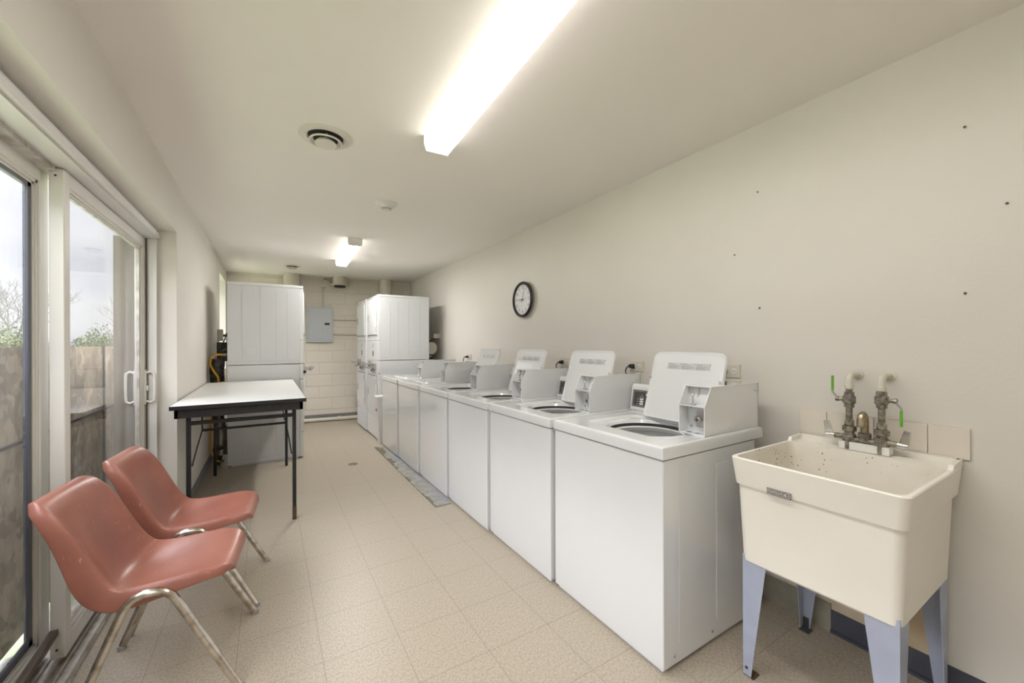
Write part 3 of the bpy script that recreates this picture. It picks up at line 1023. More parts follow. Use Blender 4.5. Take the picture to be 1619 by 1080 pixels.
a_.box(-tx + ai, tx - ai, ty - ai - .02, ty - ai, tz - .085, tz - .027, bv=.001, seg=1)
a_.box(-tx + ai, -tx + ai + .02, -ty + ai, ty - ai, tz - .085, tz - .027, bv=.001, seg=1)
a_.box(tx - ai - .02, tx - ai, -ty + ai, ty - ai, tz - .085, tz - .027, bv=.001, seg=1)
a_.build('apron', 'blackmetal', tb)
lx0, lx1 = -.305, .315
for ye, sgn in ((-ty + .10, 1), (ty - .19, -1)):
    for lx in (lx0, lx1):
        l = MB().box(lx - .0125, lx + .0125, ye - .0125, ye + .0125, .0, tz - .03, bv=.002, seg=1)
        lo_ = l.build('leg', 'blackmetal', tb)
        if ye < 0 and lx > 0:
            MB().box(lx - .0135, lx + .0135, ye - .0135, ye + .0135, .001, .10, bv=.002, seg=1).build('foot', 'rust', lo_)
    MB().box(lx0, lx1, ye - .01, ye + .01, tz - .145, tz - .12, bv=.002, seg=1).build('crossbar', 'blackmetal', tb)
    MB().box(lx0 + .045, lx1 - .045, ye + sgn * .22 - .008, ye + sgn * .22 + .008, tz - .232, tz - .216, bv=.002, seg=1).build('brace_bar', 'blackmetal', tb)
    for lx, sx in ((lx0, .03), (lx1, -.03)):
        br = MB().tube([(lx + sx * .6, ye, tz - .42), (lx + sx, ye + sgn * .10, tz - .33), (lx + sx * 1.6, ye + sgn * .22, tz - .224)], .005, 8)
        br.tube([(lx + sx * 1.6, ye + sgn * .22, tz - .224), (lx + sx * 1.2, ye + sgn * .30, tz - .03)], .005, 8)
        br.build('folding_brace', 'blackmetal', tb)

# ------------------------------------------------------------------ shell chairs
def make_chair():
    root = bpy.data.objects.new('shell_chair', None)
    COL.objects.link(root)
    # side profile of the shell (x forward, z up) with half width and how far the sides curl up
    prof = [(.218, .400, .095, .000), (.219, .420, .125, .001), (.208, .437, .150, .004), (.180, .446, .172, .008), (.12, .443, .184, .014), (.05, .430, .189, .020), (-.02, .415, .191, .030),
            (-.08, .403, .192, .042), (-.128, .400, .192, .054), (-.168, .418, .191, .062), (-.197, .458, .188, .058), (-.217, .515, .184, .048),
            (-.236, .580, .181, .038), (-.256, .645, .180, .029), (-.279, .702, .179, .020), (-.300, .743, .175, .012), (-.317, .767, .165, .006), (-.334, .778, .150, .002), (-.352, .777, .130, .000)]
    n = len(prof)
    vs = [-1, -.93, -.8, -.6, -.3, 0, .3, .6, .8, .93, 1]
    rows = []
    for i, (x, z, hw_, cu) in enumerate(prof):
        a = prof[max(i - 1, 0)]
        c_ = prof[min(i + 1, n - 1)]
        tx_, tz_ = c_[0] - a[0], c_[1] - a[1]
        L_ = math.hypot(tx_, tz_)
        nx, nz_ = tz_ / L_, -tx_ / L_                     # towards the sitter
        row = []
        lip = .0 if i in (0, n - 1) else min(.028 + .95 * cu, .084)
        def pt(v, d_lat, d_n):
            lift = cu * abs(v) ** 2.6
            return Vector((x + nx * (lift + d_n), v * hw_ + math.copysign(d_lat, v), z + nz_ * (lift + d_n)))
        row += [pt(-1, .018, -lip), pt(-1, .016, -.012 if lip else 0), pt(-1, .008, .0)]
        row += [pt(v, 0, 0) for v in vs]
        row += [pt(1, .008, .0), pt(1, .016, -.012 if lip else 0), pt(1, .018, -lip)]
        rows.append(row)
    b = bmesh.new()
    V = [[b.verts.new(p) for p in r] for r in rows]
    for A, B in zip(V, V[1:]):
        for j in range(len(A) - 1):
            b.faces.new((A[j], A[j + 1], B[j + 1], B[j]))
    bmesh.ops.recalc_face_normals(b, faces=b.faces)
    mb = MB()
    mb._merge(b)
    sh = mb.build('seat_shell', 'chair', root, angle=180)
    so = sh.modifiers.new('thickness', 'SOLIDIFY')
    so.thickness = .006
    so.offset = 0
    sb = sh.modifiers.new('smooth', 'SUBSURF')
    sb.levels = 2
    sb.render_levels = 2
    for s in (-1, 1):
        # A-shaped side frame: a bent tube with a front and a rear leg
        top_z, xc = .415, -.02
        ft, rr_ = Vector((.245, s * .232, .006)), Vector((-.238, s * .222, .006))
        apex = [(-.075, .372), (-.062, .396), (-.042, .412), (-.015, .420), (.015, .420), (.042, .412), (.062, .396), (.075, .372)]
        path = [rr_]
        path += [Vector((xc + ax_, s * .214, az + .004)) for ax_, az in apex]
        path += [ft]
        mb = MB().tube(path, .0142, 14)
        lf = mb.build('leg_frame', 'chrome', root, angle=60)
        for p in (ft, rr_):
            MB().cyl((p.x, p.y, 0), (p.x, p.y, .018), .0158, n=14).build('foot_cap', 'galv', lf)
    for x_, zz in ((-.07, .388), (.03, .400)):
        MB().box(x_ - .012, x_ + .012, -.21, .21, zz - .004, zz + .004, bv=.002, seg=1).build('under_bar', 'chrome', root)
    return root
ch = make_chair()
ch.location = (-.323, 2.098, 0)
ch.rotation_euler = (0, 0, math.radians(-5))
tag(ch, 'terracotta plastic shell chair nearest the camera, beside the glass door', 'chair', 'shell chairs by the glass door')
c2 = copy_tree(ch)
c2.location = (-.278, 2.62, 0)
c2.rotation_euler = (0, 0, math.radians(-5))
tag(c2, 'terracotta plastic shell chair behind the nearest one, in front of the folding table', 'chair', 'shell chairs by the glass door')

# ------------------------------------------------------------------ utility sink
sk = thing('utility_sink', 'cream plastic utility sink on blue grey legs against the right wall', 'sink', (1.86, .635, 0))
RZ = .862
hx0, hx1, hy = -.295, .300, .262                      # front edge, wall edge, half length
s_ = MB()
bz = .448
s_.loops([rrect(hx0 + .042, .245, -hy + .036, hy - .036, .02, bz), rrect(hx0 + .032, .252, -hy + .028, hy - .028, .028, bz + .010),
          rrect(hx0 + .018, .262, -hy + .016, hy - .016, .03, RZ - .10)], True, False)
s_.loops([rrect(hx0 + .018, .262, -hy + .016, hy - .016, .03, RZ - .105), rrect(hx0 + .012, hx1 - .002, -hy + .010, hy - .010, .028, RZ - .105),
          rrect(hx0, hx1, -hy, hy, .026, RZ - .004), rrect(hx0 + .003, hx1 - .001, -hy + .003, hy - .003, .026, RZ),
          rrect(hx0 + .012, .175, -hy + .014, hy - .014, .03, RZ)], False, False)
basin = s_.build('basin', 'tub', sk)
s_ = MB()
s_.loops([rrect(hx0 + .012, .175, -hy + .014, hy - .014, .03, RZ), rrect(hx0 + .020, .168, -hy + .022, hy - .022, .035, RZ - .03),
          rrect(hx0 + .065, .135, -hy + .062, hy - .062, .06, bz + .05), rrect(hx0 + .085, .115, -hy + .082, hy - .082, .05, bz + .03)], False, True)
s_.build('basin_inside', 'tubin', basin)
s_ = MB()
s_.box(.268, hx1, -hy + .004, hy - .004, RZ - .004, RZ + .022, bv=.003)
for sg in (-1, 1):
    y0, y1 = (hy - .018, hy - .002) if sg > 0 else (-hy + .002, -hy + .018)
    s_.prism([(.17, RZ - .004), (.185, RZ + .016), (.27, RZ + .022), (.298, RZ + .022), (.298, RZ - .004)], y0, y1, 'y', bv=.003)
s_.build('back_ledge', 'tub', sk)
# name plate
px = hx0 + .0045
pz = RZ - .098
npl = MB().box(px - .001, px + .003, .045, .125, pz - .010, pz + .012, bv=.0006, seg=1)
npl.xf(Matrix.Translation((0, 0, 0)))
npo = npl.build('name_plate', 'ink', basin)
tx_ = MB()
tf = lambda ox, oz: (lambda a, b2, c_: (px - .001 - c_, ox - a, oz + b2))
tx_.text('UTILATUB', .0108, tf(.0845, pz + .001))
tx_.text('M', .009, tf(.1155, pz + .001))
tx_.text('18', .008, tf(.0545, pz + .001))
for oy in (.1155, .0545):
    ring = [(oy + .0082 * math.cos(a), pz + .001 + .0082 * math.sin(a)) for a in [2 * PI * i / 24 for i in range(25)]]
    tx_.tube([(px - .0012, p, q) for p, q in ring], .0007, 4)
tx_.box(px - .0014, px - .001, .064, .106, pz + .0085, pz + .0092).box(px - .0014, px - .001, .064, .106, pz - .0068, pz - .006)
tx_.build('lettering', 'tub', npo, smooth=False)
# tapered sheet-metal angle legs with feet
for sx in (-1, 1):
    for sy in (-1, 1):
        xo = hx0 + .036 if sx < 0 else .246
        yo = sy * (hy - .032)
        l = MB()
        wt, wb = .088, .030
        dx, dy = -sx, -sy
        zt_ = bz + .03
        # plate facing the room (in the y-z plane) and plate facing along the wall (x-z plane)
        def tri(o0, o1):
            return o0, o1
        l.prism([(yo + dy * .003, zt_), (yo + dy * wt, zt_), (yo + dy * wb, .004), (yo + dy * .003, .004)], xo, xo + dx * .003, 'x')
        l.prism([(xo, zt_), (xo + dx * wt, zt_), (xo + dx * wb, .004), (xo, .004)], yo, yo + dy * .003, 'y')
        lo_ = l.build('leg', 'legblue', sk, smooth=False)
        ft_ = MB()
        ft_.box(min(xo, xo + dx * .045), max(xo, xo + dx * .045), min(yo, yo + dy * .04), max(yo, yo + dy * .04), 0, .005, bv=.001, seg=1)
        ft_.box(min(xo + dx * .004, xo + dx * .008), max(xo + dx * .004, xo + dx * .008), min(yo + dy * .004, yo + dy * .026), max(yo + dy * .004, yo + dy * .026), 0, .05)
        ft_.cyl((xo + dx * .004, yo + dy * .014, .034), (xo - dx * .003, yo + dy * .014, .034), .0055, n=10)
        ft_.build('foot', 'rust' if sx < 0 else 'darkduct', lo_)

# tiles on the wall above the sink
YS0, YS1 = .358, .902
ts = thing('tile_backsplash', 'strip of beige glazed tiles on the wall above the sink', 'tiles', (xr(.63), .63, .88), math.atan(-.0125))
bt_ = MB().box(-.004, 0, YS0 - .63, YS1 - .63, 0, .115)
bt_.build('grout_bed', 'grout', ts, smooth=False)
ti = MB()
for a, b2 in ((YS0, .4665), (.4680, .6265), (.6280, .7925), (.7940, YS1)):
    ti.box(-.010, -.002, a - .63, b2 - .63, .001, .114, bv=.0025)
ti.build('tiles', 'tile', ts)

# faucet on its white mounting block
fc = thing('sink_faucet', 'corroded two handle faucet on a white block at the back of the sink', 'faucet', (2.085, .632, RZ))
MB().box(-.022, .02, -.082, .082, .001, .034, bv=.004).build('mounting_block', 'white', fc)
fb = MB()
fb.box(-.014, .018, -.068, .068, .034, .054, bv=.007)
for sy in (-1, 1):
    y = sy * .052
    fb.lathe([(.0, .03), (.024, .03), (.026, .045), (.024, .062), (.018, .066), (.018, .075), (.025, .078), (.025, .096), (.018, .10)], (0.002, y, 0), n=8)
    fb.cyl((.0, y, .052), (-.002, y + sy * .05, .050), .011, n=14)
    fb.box(-.026, -.020, y - .007, y + .007, .005, .05, bv=.002, seg=1)
    fb.cyl((-.028, y, .014), (-.025, y, .014), .0045, n=8)
fb.lathe([(.018, .05), (.021, .06), (.021, .076), (.014, .08)], (-.002, 0, 0), n=14)
fbo = fb.build('faucet_body', 'brass', fc)
sp_ = MB().tube([(-.002, 0, .075), (-.002, 0, .12), (-.006, 0, .142), (-.018, -.0, .152), (-.034, -.0, .146), (-.043, -.0, .128), (-.045, -.0, .105)],
                [.0135, .0135, .014, .0145, .0145, .014, .0135], 14)
sp_.build('spout', 'spout', fc)
for sy in (-1, 1):
    y = sy * .052
    h = MB()
    y1, y2 = y + sy * .048, y + sy * .078
    h.cyl((-.002, y1, .050), (-.002, y2, .048), .013, .010, n=14)
    h.prism([(y1 + sy * .004, .050), (y2 + sy * .004, .046), (y2 + sy * .010, .108), (y2 - sy * .010, .110)], -.009, .003, 'x', bv=.002, seg=1)
    h.build('faucet_handle', 'bright_chrome', fc)

# hot and cold supply pipes with ball valves
def supply(y, vz, up, label, ysgn):
    xw = xr(y) - .001
    r = thing('supply_pipe', label, 'pipe', (2.087, y, .962), 0, 'supply pipes above the sink')
    z_top = .21
    dxw = xw - 2.087
    st_ = MB()
    st_.tube([(0, 0, -.001), (0, 0, z_top - .05)], .0115, 14)
    st_.lathe([(.0115, .0), (.016, .002), (.016, .022), (.0115, .026)], (0, 0, 0), n=14)
    st_.build('riser', 'brass', r)
    el_ = MB()
    el_.tube([(0, 0, z_top - .055), (0, 0, z_top - .02), (.006, 0, z_top - .006), (.02, 0, z_top), (dxw, 0, z_top)], .0125, 14)
    el_.lathe([(.0125, z_top - .058), (.0155, z_top - .055), (.0155, z_top - .04), (.0125, z_top - .036)], (0, 0, 0), n=14)
    el_.lathe([(.0125, dxw - .006), (.022, dxw - .004), (.022, dxw)], (0, 0, z_top), 'x', n=18)
    el_.build('elbow', 'pipewhite', r)
    v = MB()
    v.lathe([(.0115, vz - .034), (.017, vz - .032), (.017, vz - .018), (.022, vz - .014), (.022, vz + .014), (.017, vz + .018), (.017, vz + .032), (.0115, vz + .034)], (0, 0, 0), n=10)
    v.cyl((0, 0, vz), (0, ysgn * .04, vz), .008, n=12)
    v.cyl((0, ysgn * .036, vz), (0, ysgn * .046, vz), .0105, n=8)
    vo_ = v.build('ball_valve', 'brass', r)
    l = MB()
    d = 1 if up else -1
    l.tube([(0, ysgn * .042, vz), (0, ysgn * .046, vz + d * .012), (0, ysgn * .058, vz + d * .028), (0, ysgn * .058, vz + d * .04)], .004, 8)
    lv = l.build('valve_lever', 'steel', vo_)
    gq = MB().box(-.0055, .0055, ysgn * .058 - .004, ysgn * .058 + .004, min(vz + d * .034, vz + d * .098), max(vz + d * .034, vz + d * .098), bv=.003)
    gq.build('lever_grip', 'green', vo_)
    return r
supply(.684, .108, True, 'tarnished supply pipe with green valve lever pointing up above the sink', 1)
supply(.580, .118, False, 'tarnished supply pipe with green valve lever hanging down above the sink', -1)

# ------------------------------------------------------------------ clock
ck = thing('wall_clock', 'round black rimmed wall clock with white face on the right wall', 'clock', (xr(3.35), 3.345, 1.752), math.atan(-.0125))
RC = .181
MB().lathe([(0, 0), (RC * .97, 0), (RC * .99, -.012), (RC * .97, -.03), (0, -.03)], (0, 0, 0), 'x', n=64).build('case', 'clockback', ck)
MB().lathe([(RC * .82, -.026), (RC * .84, -.040), (RC * .9, -.047), (RC * .97, -.044), (RC, -.034), (RC * .99, -.024)], (0, 0, 0), 'x', n=64).build('rim', 'clockrim', ck)
MB().lathe([(0, -.031), (RC * .84, -.031)], (0, 0, 0), 'x', n=64).build('face', 'clockface', ck, smooth=False)
nm = MB()
for h in range(1, 13):
    a = PI / 2 - h * PI / 6
    rr_ = RC * .66
    nm.text(str(h), .042, lambda p, q, c_, a=a, rr_=rr_: (-.0315 - c_, -(rr_ * math.cos(a) + p), rr_ * math.sin(a) + q))
for k in range(60):
    a = k * PI / 30
    r0, r1 = RC * (.775 if k % 5 else .76), RC * .80
    wv = .0008 if k % 5 else .0016
    ca, sa = math.cos(a), math.sin(a)
    nm.prism([(-(r0 * ca) + wv * sa, r0 * sa + wv * ca), (-(r1 * ca) + wv * sa, r1 * sa + wv * ca), (-(r1 * ca) - wv * sa, r1 * sa - wv * ca), (-(r0 * ca) - wv * sa, r0 * sa - wv * ca)], -.032, -.0312, 'x')
nm.text('Q', .014, lambda p, q, c_: (-.0315 - c_, -p, .068 + q))
nm.text('v', .012, lambda p, q, c_: (-.0315 - c_, -p, -.062 + q))
nm.build('numerals', 'ink', ck, smooth=False)
def hand(name, ang_cw, L, wdt, tail, x):
    a = PI / 2 - ang_cw
    ca, sa = math.cos(a), math.sin(a)
    def P(l, s):
        return (-(l * ca - s * sa), l * sa + s * ca)
    return MB().prism([P(-tail, -wdt), P(L, -wdt * .6), P(L, wdt * .6), P(-tail, wdt)], x - .001, x, 'x').build(name, 'ink', ck, smooth=False)
hand('hour_hand', 2 * PI * (9.06 / 12), RC * .46, .0045, .022, -.034)
hand('minute_hand', 2 * PI * (3.6 / 60), RC * .68, .003, .03, -.036)
hand('second_hand', 2 * PI * (14.0 / 60), RC * .68, .0008, .03, -.038)
MB().lathe([(0, -.041), (.006, -.040), (.006, -.033)], (0, 0, 0), 'x', n=14).build('hub', 'ink', ck)

# ------------------------------------------------------------------ outlets and plugs behind the washers
def outlet(y, z, horiz, label):
    r = thing('wall_outlet', label, 'outlet', (xr(y), y, z), math.atan(-.0125), 'outlets behind the washers')
    a, b2 = (.058, .037) if horiz else (.037, .058)
    MB().box(-.007, 0, -a, a, -b2, b2, bv=.003).build('cover_plate', 'ivory', r)
    for s in (-1, 1):
        cy_, cz_ = (s * .024, 0) if horiz else (0, s * .024)
        ro = MB().lathe([(0, -.0095), (.0155, -.0095), (.017, -.006)], (0, cy_, cz_), 'x', n=20).build('receptacle', 'white', r)
        sl_ = MB()
        sl_.box(-.0102, -.0095, cy_ - .007, cy_ - .005, cz_ - .005, cz_ + .005).box(-.0102, -.0095, cy_ + .005, cy_ + .007, cz_ - .005, cz_ + .005)
        sl_.build('slots', 'ivorydk', ro, smooth=False)
    return r
def plug(y, z, label):
    r = thing('power_plug', label, 'plug', (xr(y) - .011, y, z), 0, 'washer plugs')
    MB().prism([(0, -.016), (-.012, -.016), (-.038, -.008), (-.038, .006), (-.03, .014), (0, .016)], -.013, .013, 'y', bv=.003).build('plug_body', 'black', r)
    MB().tube([(-.034, 0, .0), (-.05, .004, -.002), (-.058, .012, -.015), (-.060, .018, -.04), (-.055, .02, -.09), (-.04, .02, -.26)], .0045, 8).build('power_cord', 'black', r)
    return r
outs = [(1.245, 1.155, True, 'ivory double outlet plate on the wall beside the raised lid nearest the sink'),
        (1.905, 1.150, True, 'ivory outlet plate on the wall above the second coin box from the sink'),
        (2.70, 1.147, True, 'ivory outlet plate on the wall behind the third coin box from the sink'),
        (4.68, 1.140, True, 'ivory outlet plate on the wall behind the two shut lid washers')]
plugs = ['black plug in the outlet beside the raised lid nearest the sink',
         'black plug with curved cord above the second coin box from the sink',
         'black plug with curved cord above the third coin box from the sink',
         'black plug with curved cord standing out above the shut lid washers']
for (y, z, hz_, lb_), pl_ in zip(outs, plugs):
    outlet(y, z, hz_, lb_)
    plug(y + .024, z, pl_)

# ------------------------------------------------------------------ nails in the right wall
nail_l = ['small dark nail high on the right wall, nearest the ceiling at the picture edge',
          'small dark nail in the right wall, upper one to the right of the clock',
          'small dark nail in the right wall just below the upper nail right of the clock',
          'small dark nail in the right wall straight below the highest nail',
          'small dark nail low on the right wall above the outlet by the sink',
          'small dark nail in the right wall farthest to the right']
for (y, z), lb_ in zip(((.370, 2.096), (1.094, 2.097), (1.216, 1.792), (.370, 1.489), (1.087, 1.491), (.273, 1.788)), nail_l):
    o = MB().lathe([(0, -.006), (.0042, -.005), (.0042, -.003), (.0016, -.003), (.0016, .002)], (0, 0, 0), 'x', n=10).build('wall_nail', 'nail')
    o.location = (xr(y), y, z)
    tag(o, lb_, 'nail', 'nails in the right wall')

# ------------------------------------------------------------------ ceiling fixtures
def lamp(x, y, L, mat_d, label, rz):
    r = thing('ceiling_light', label, 'ceiling light', (x, y, CZ), rz, 'fluorescent ceiling lights')
    MB().box(-.062, .062, -L / 2, L / 2, -.018, 0, bv=.002, seg=1).build('housing', 'lampmetal', r)
    prof = [(-.072, -.012), (-.070, -.050), (-.060, -.078), (.060, -.078), (.070, -.050), (.072, -.012)]
    MB().prism(prof, -L / 2 + .004, L / 2 - .004, 'y').build('lens_side', 'diff_side', r, smooth=False)
    MB().box(-.059, .059, -L / 2 + .007, L / 2 - .007, -.0795, -.0782).build('lens', mat_d, r, smooth=False)
    pe = [(-.075, 0), (-.074, -.052), (-.063, -.082), (.063, -.082), (.074, -.052), (.075, 0)]
    MB().prism(pe, -L / 2, -L / 2 + .006, 'y').build('end_cap', 'lampmetal', r, smooth=False)
    MB().prism(pe, L / 2 - .006, L / 2, 'y').build('end_cap', 'lampmetal', r, smooth=False)
    return r
lamp(.756, .880, 2.44, 'diff_near', 'long glowing ceiling light overhead near the camera', -math.radians(2.2))  # fixture lengthened out of view to brighten the near washer side
lamp(.826, 5.165, 1.27, 'diff_far', 'glowing ceiling light farther back over the aisle', -math.radians(2.2))

def vent(x, y, rad, label):
    r = thing('ceiling_vent', label, 'vent', (x, y, CZ), 0, 'round ceiling vents')
    MB().lathe([(rad, 0), (rad, -.005), (rad * .96, -.009), (rad * .70, -.010), (rad * .66, -.003), (rad * .66, -.001)], (0, 0, 0), n=48).build('flange', 'ventwhite', r)
    MB().lathe([(0, -.0015), (rad * .665, -.0015)], (0, 0, 0), n=48).build('throat', 'ventdark', r, smooth=False)
    MB().lathe([(rad * .60, -.024), (rad * .615, -.028), (rad * .58, -.034), (rad * .47, -.022), (rad * .46, -.018), (rad * .48, -.018)], (0, 0, 0), n=48).build('cone', 'ventwhite', r)
    MB().lathe([(rad * .30, -.022), (rad * .40, -.038), (rad * .40, -.045), (rad * .36, -.050), (0, -.052)], (0, 0, 0), n=40).build('center_disc', 'ventwhite', r)
    MB().cyl((0, 0, -.002), (0, 0, -.02), rad * .06, n=8).box(-.004, .004, -rad * .45, rad * .45, -.012, -.004).build('spindle', 'galv', r)
    return r
vent(.272, 2.392, .135, 'round ceiling air vent with a dark throat, nearer the camera')
vent(.297, 6.59, .115, 'round ceiling air vent far back above the left dryer tower')
sd = thing('smoke_detector', 'round white smoke detector on the ceiling between the two lights', 'smoke detector', (.822, 3.275, CZ))
MB().lathe([(.085, 0), (.085, -.010), (.078, -.016), (.060, -.020), (.055, -.034), (.048, -.040), (0, -.042)], (0, 0, 0), n=40).build('cover', 'white', sd)
MB().lathe([(.033, -.041), (.034, -.050), (.028, -.055), (0, -.056)], (0, 0, 0), n=24).build('sensor_cage', 'ventwhite', sd)
sl_ = MB()
for i in range(14):
    a = 2 * PI * i / 14
    sl_.box(.0325, .0350, -.0025, .0025, -.051, -.043, rot=Matrix.Rotation(a, 4, 'Z'))
sl_.build('vent_slots', 'ventdark', sd, smooth=False)

# ------------------------------------------------------------------ ducts at the back
def duct(x, y, rad, z0, label, flange=False):
    r = thing('exhaust_duct', label, 'duct', (x, y, z0), 0, 'exhaust ducts through the ceiling')
    h = CZ - z0
    MB().lathe([(0, 0.001), (rad, 0), (rad, h * .45), (rad * 1.02, h * .46), (rad * 1.02, h * .5), (rad, h * .51), (rad, h)], (0, 0, 0), n=32).build('pipe', 'ductpaint', r)
    if flange:
        MB().lathe([(rad * .9, .03), (rad * 1.34, .022), (rad * 1.36, .014), (rad * 1.3, .004), (rad * .9, 0)], (0, 0, 0), n=36).build('flange', 'ductpaint', r)
        MB().lathe([(rad * .85, .003), (rad * .8, -.028), (0, -.03)], (0, 0, 0), n=28).build('grille', 'ventdark', r)
    return r
duct(.33, 7.37, .118, 1.90, 'painted exhaust duct rising behind the left dryer tower', False)
duct(1.04, 7.27, .108, 2.30, 'short painted ceiling duct with a flanged dark outlet', True)
duct(1.79, 7.20, .100, 1.90, 'painted exhaust duct rising behind the right dryer towers', False)
# breaker panel, conduits, switch box - in the frame of the back wall
def onback(name, label, cat, x, z, group=None):
    return thing(name, label, cat, (x, yb(x), z), ang, group)
bp_ = onback('breaker_panel', 'grey steel electrical breaker panel on the back wall', 'breaker panel', .75, 1.64)
MB().box(-.205, .205, -.055, 0, -.298, .298, bv=.004).build('box', 'panelgrey', bp_)
dd_ = MB().box(-.165, .175, -.066, -.055, -.262, .262, bv=.004)
for x in (.04, .075, .11):
    dd_.box(x - .006, x + .006, -.068, -.065, -.24, .24, bv=.001, seg=1)
do_ = dd_.build('door', 'panelgrey', bp_)
MB().box(.075, .15, -.070, -.065, -.005, .035, bv=.002, seg=1).build('latch', 'black', do_)
MB().box(-.19, -.182, -.060, -.055, -.25, .25, bv=.001, seg=1).build('hinge', 'galv', bp_)
for z, lb_ in ((1.735, 'upper painted conduit running right from the breaker panel'), (1.48, 'lower painted conduit running right from the breaker panel')):
    c_ = onback('wall_conduit', lb_, 'conduit', .95, z, 'conduits on the back wall')
    MB().tube([(.008, -.016, 0), (1.26, -.016, 0)], .014, 12).build('pipe', 'ductpaint', c_)
    for q in (.2, .7):
        MB().box(q - .01, q + .01, -.032, 0, -.022, .022, bv=.003, seg=1).build('strap', 'ductpaint', c_)
c_ = onback('wall_conduit', 'painted conduit on the back wall left of the breaker panel', 'conduit', .53, 1.48, 'conduits on the back wall')
MB().tube([(-.95, -.016, 0), (.008, -.016, 0)], .014, 12).build('pipe', 'ductpaint', c_)
c_ = onback('wall_conduit', 'painted vertical conduit from the breaker panel up to a switch box', 'conduit', .80, 1.942, 'conduits on the back wall')
MB().tube([(0, -.02, 0), (0, -.02, .335)], .014, 12).build('pipe', 'ductpaint', c_)
sb_ = onback('switch_box', 'small painted switch box with a round dial on the back wall', 'switch', .80, 2.335)
MB().box(-.038, .038, -.05, 0, -.06, .06, bv=.004).build('box', 'pipewhite', sb_)
MB().lathe([(0, -.060), (.018, -.058), (.024, -.05)], (0, 0, .012), 'y', n=20).build('dial', 'ivory', sb_)
cd_ = onback('cable_conduit', 'bent grey conduit joining the switch box to the flanged duct', 'conduit', .82, 2.38)
MB().tube([(-.01, -.02, .015), (.0, -.03, .04), (.05, -.05, .045), (.10, -.08, .03), (.13, -.12, .01)], .011, 8).tube([(.02, -.03, .04), (.09, -.05, .012), (.11, -.09, -.03)], .007, 8).build('pipe', 'galv', cd_)
fp = onback('floor_pipe', 'white pipe lying on the floor along the back wall', 'pipe', .30, 0)
MB().tube([(0, -.06, .034), (1.05, -.06, .034)], .032, 16).build('pipe', 'pipewhite', fp)
for q in (.1, .75):
    MB().lathe([(.034, q - .03), (.040, q - .028), (.040, q + .028), (.034, q + .03)], (0, -.06, .034), 'x', n=18).build('coupling', 'pipewhite', fp)

# trash bin between the dryers and the last washer
bn = thing('trash_bin', 'slim white trash bin squeezed beside the last washer in the row', 'trash bin', (1.262, 5.395, 0))
MB().frust([(-.022, -.05), (.20, -.05), (.20, .05), (-.022, .05)], [(-.055, -.065), (.22, -.065), (.22, .065), (-.055, .065)], 0, .62, bv=.008).build('bucket', 'bin', bn)
MB().box(-.066, .228, -.070, .070, .600, .628, bv=.006).build('rim', 'bin', bn)
MB().box(-.0585, -.0495, -.03, .01, .43, .46).build('sticker', 'red', bn, smooth=False)
# meter-like round cap, small box behind the right dryers
rd = thing('duct_cap', 'round beige duct end behind the right dryer tower on the right wall', 'duct', (2.10, 5.95, 1.245))
MB().lathe([(0, -.20), (.088, -.20), (.095, -.193), (.095, .12)], (0, 0, 0), 'y', n=36).build('duct_end', 'ductpaint', rd)
MB().tube([(-.05, -.15, -.11), (-.03, -.16, -.13), (.01, -.15, -.12)], .03, 12).build('elbow', 'foil', rd)
wb = thing('valve_box', 'small ivory junction box above the round duct end by the right dryers', 'junction box', (xr(5.8) - .0, 5.80, 1.43))
MB().box(-.10, 0, -.04, .03, -.035, .035, bv=.004).build('box', 'ivory', wb)
MB().tube([(-.09, -.03, -.035), (-.13, -.05, -.06), (-.16, -.03, -.09), (-.12, 0, -.10)], .012, 8).build('valve', 'darkduct', wb)
# floor drain
fd = thing('floor_drain', 'small round metal drain cover set in the tile floor', 'drain', (.785, 4.605, 0))
MB().lathe([(.052, 0.0002), (.052, .002), (.045, .003), (0, .003)], (0, 0, 0), n=28).build('cover', 'brass', fd)
sl_ = MB()
for q in (-.024, -.008, .008, .024):
    sl_.box(q - .003, q + .003, -.03, .03, .0028, .0034)
sl_.build('slots', 'ventdark', fd, smooth=False)

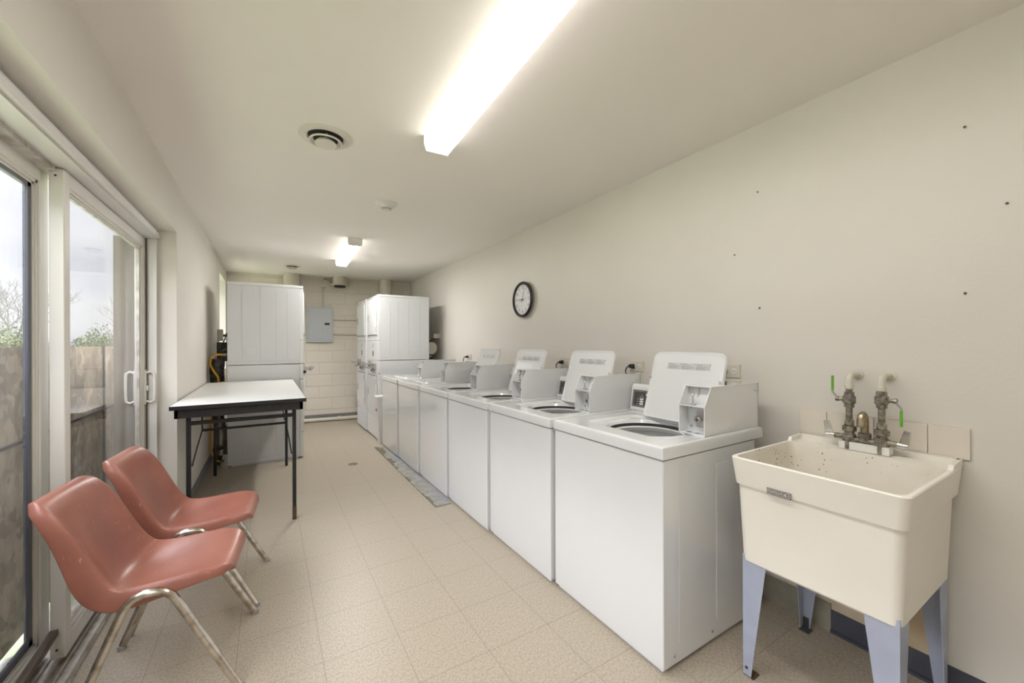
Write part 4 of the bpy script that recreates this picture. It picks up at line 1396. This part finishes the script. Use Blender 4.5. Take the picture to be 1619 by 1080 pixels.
# behind the left dryer: flex duct, gas hose, outlet box, cord
fx = thing('flex_duct', 'crumpled grey dryer duct behind the left dryer tower', 'duct', (-.475, 5.40, 0))
def flex(mb, pts, r):
    P = [Vector(p) for p in pts]
    out, rad = [], []
    for i in range(len(P) - 1):
        for k in range(10):
            out.append(P[i].lerp(P[i + 1], k / 10))
            rad.append(r * (1.0 if (len(out) % 2) else .93))
    mb.tube(out, rad, 18)
flx = MB()
flex(flx, [(.035, .0, .10), (.03, .02, .35), (.0, .0, .55), (-.015, .03, .72)], .055)
flx.build('foil_duct', 'foil', fx)
flx = MB()
flex(flx, [(.0, .0, .90), (-.005, .0, 1.02), (.005, .02, 1.16)], .068)
flx.tube([(.02, .02, 1.15), (.05, .04, 1.22), (.08, .08, 1.24)], .03, 10)
flx.build('dark_duct', 'darkduct', fx)
flx = MB()
flx.tube([(.03, .0, .12), (-.03, -.02, .16), (.05, -.03, .19)], .03, 10).tube([(.0, -.05, .0), (.02, -.03, .1)], .028, 10)
flx.build('gas_valve', 'darkduct', fx)
gh = thing('gas_hose', 'yellow gas hose hanging behind the left dryer tower', 'hose', (-.47, 5.30, 0))
MB().tube([(.06, .0, 1.20), (.0, -.005, 1.205), (-.05, -.005, 1.17), (-.06, -.005, 1.10), (-.03, -.01, 1.03), (.01, -.005, .96), (.02, .0, .86), (-.03, .01, .72), (-.055, .01, .50),
           (-.06, .01, .30), (-.045, 0, .14), (-.01, -.005, .06), (.03, 0, .05)], .011, 10).build('hose', 'yellow', gh)
MB().cyl((.05, 0, 1.20), (.085, 0, 1.20), .015, n=8).build('fitting', 'brass', gh)
MB().cyl((.02, 0, .05), (.06, 0, .05), .015, n=8).build('fitting', 'brass', gh)
ob = thing('outlet_box', 'beige outlet box on the left wall behind the left dryer tower', 'outlet', (XL, 6.30, 1.43))
MB().box(0, .055, -.06, .06, -.075, .075, bv=.005).build('box', 'ivory', ob)
MB().box(.055, .058, -.03, .03, -.05, .05, bv=.001, seg=1).build('socket', 'white', ob)
MB().box(.055, .10, -.014, .014, -.02, .012, bv=.003).build('plug', 'black', ob)
dc = thing('looped_cable', 'dark power cord looping above the outlet box at the left dryer tower', 'cord', (-.46, 6.2, 1.44))
MB().tube([(.0, .05, 0), (.04, .0, .05), (.06, -.05, .2), (.09, -.1, .33)], .007, 8).tube([(.0, .05, -.02), (-.03, 0, -.12), (-.04, -.1, -.25), (.0, -.2, -.36)], .007, 8).tube([(.01, .02, -.06), (.06, -.1, -.16), (.02, -.2, -.24), (.07, -.3, -.3)], .006, 8).build('cord', 'black', dc)
vb = thing('dryer_vent_box', 'dark vent hood on the left wall under the far window', 'vent', (XL, 6.35, 1.22))
MB().box(0, .12, -.16, .16, -.12, .12, bv=.006).build('hood', 'darkduct', vb)
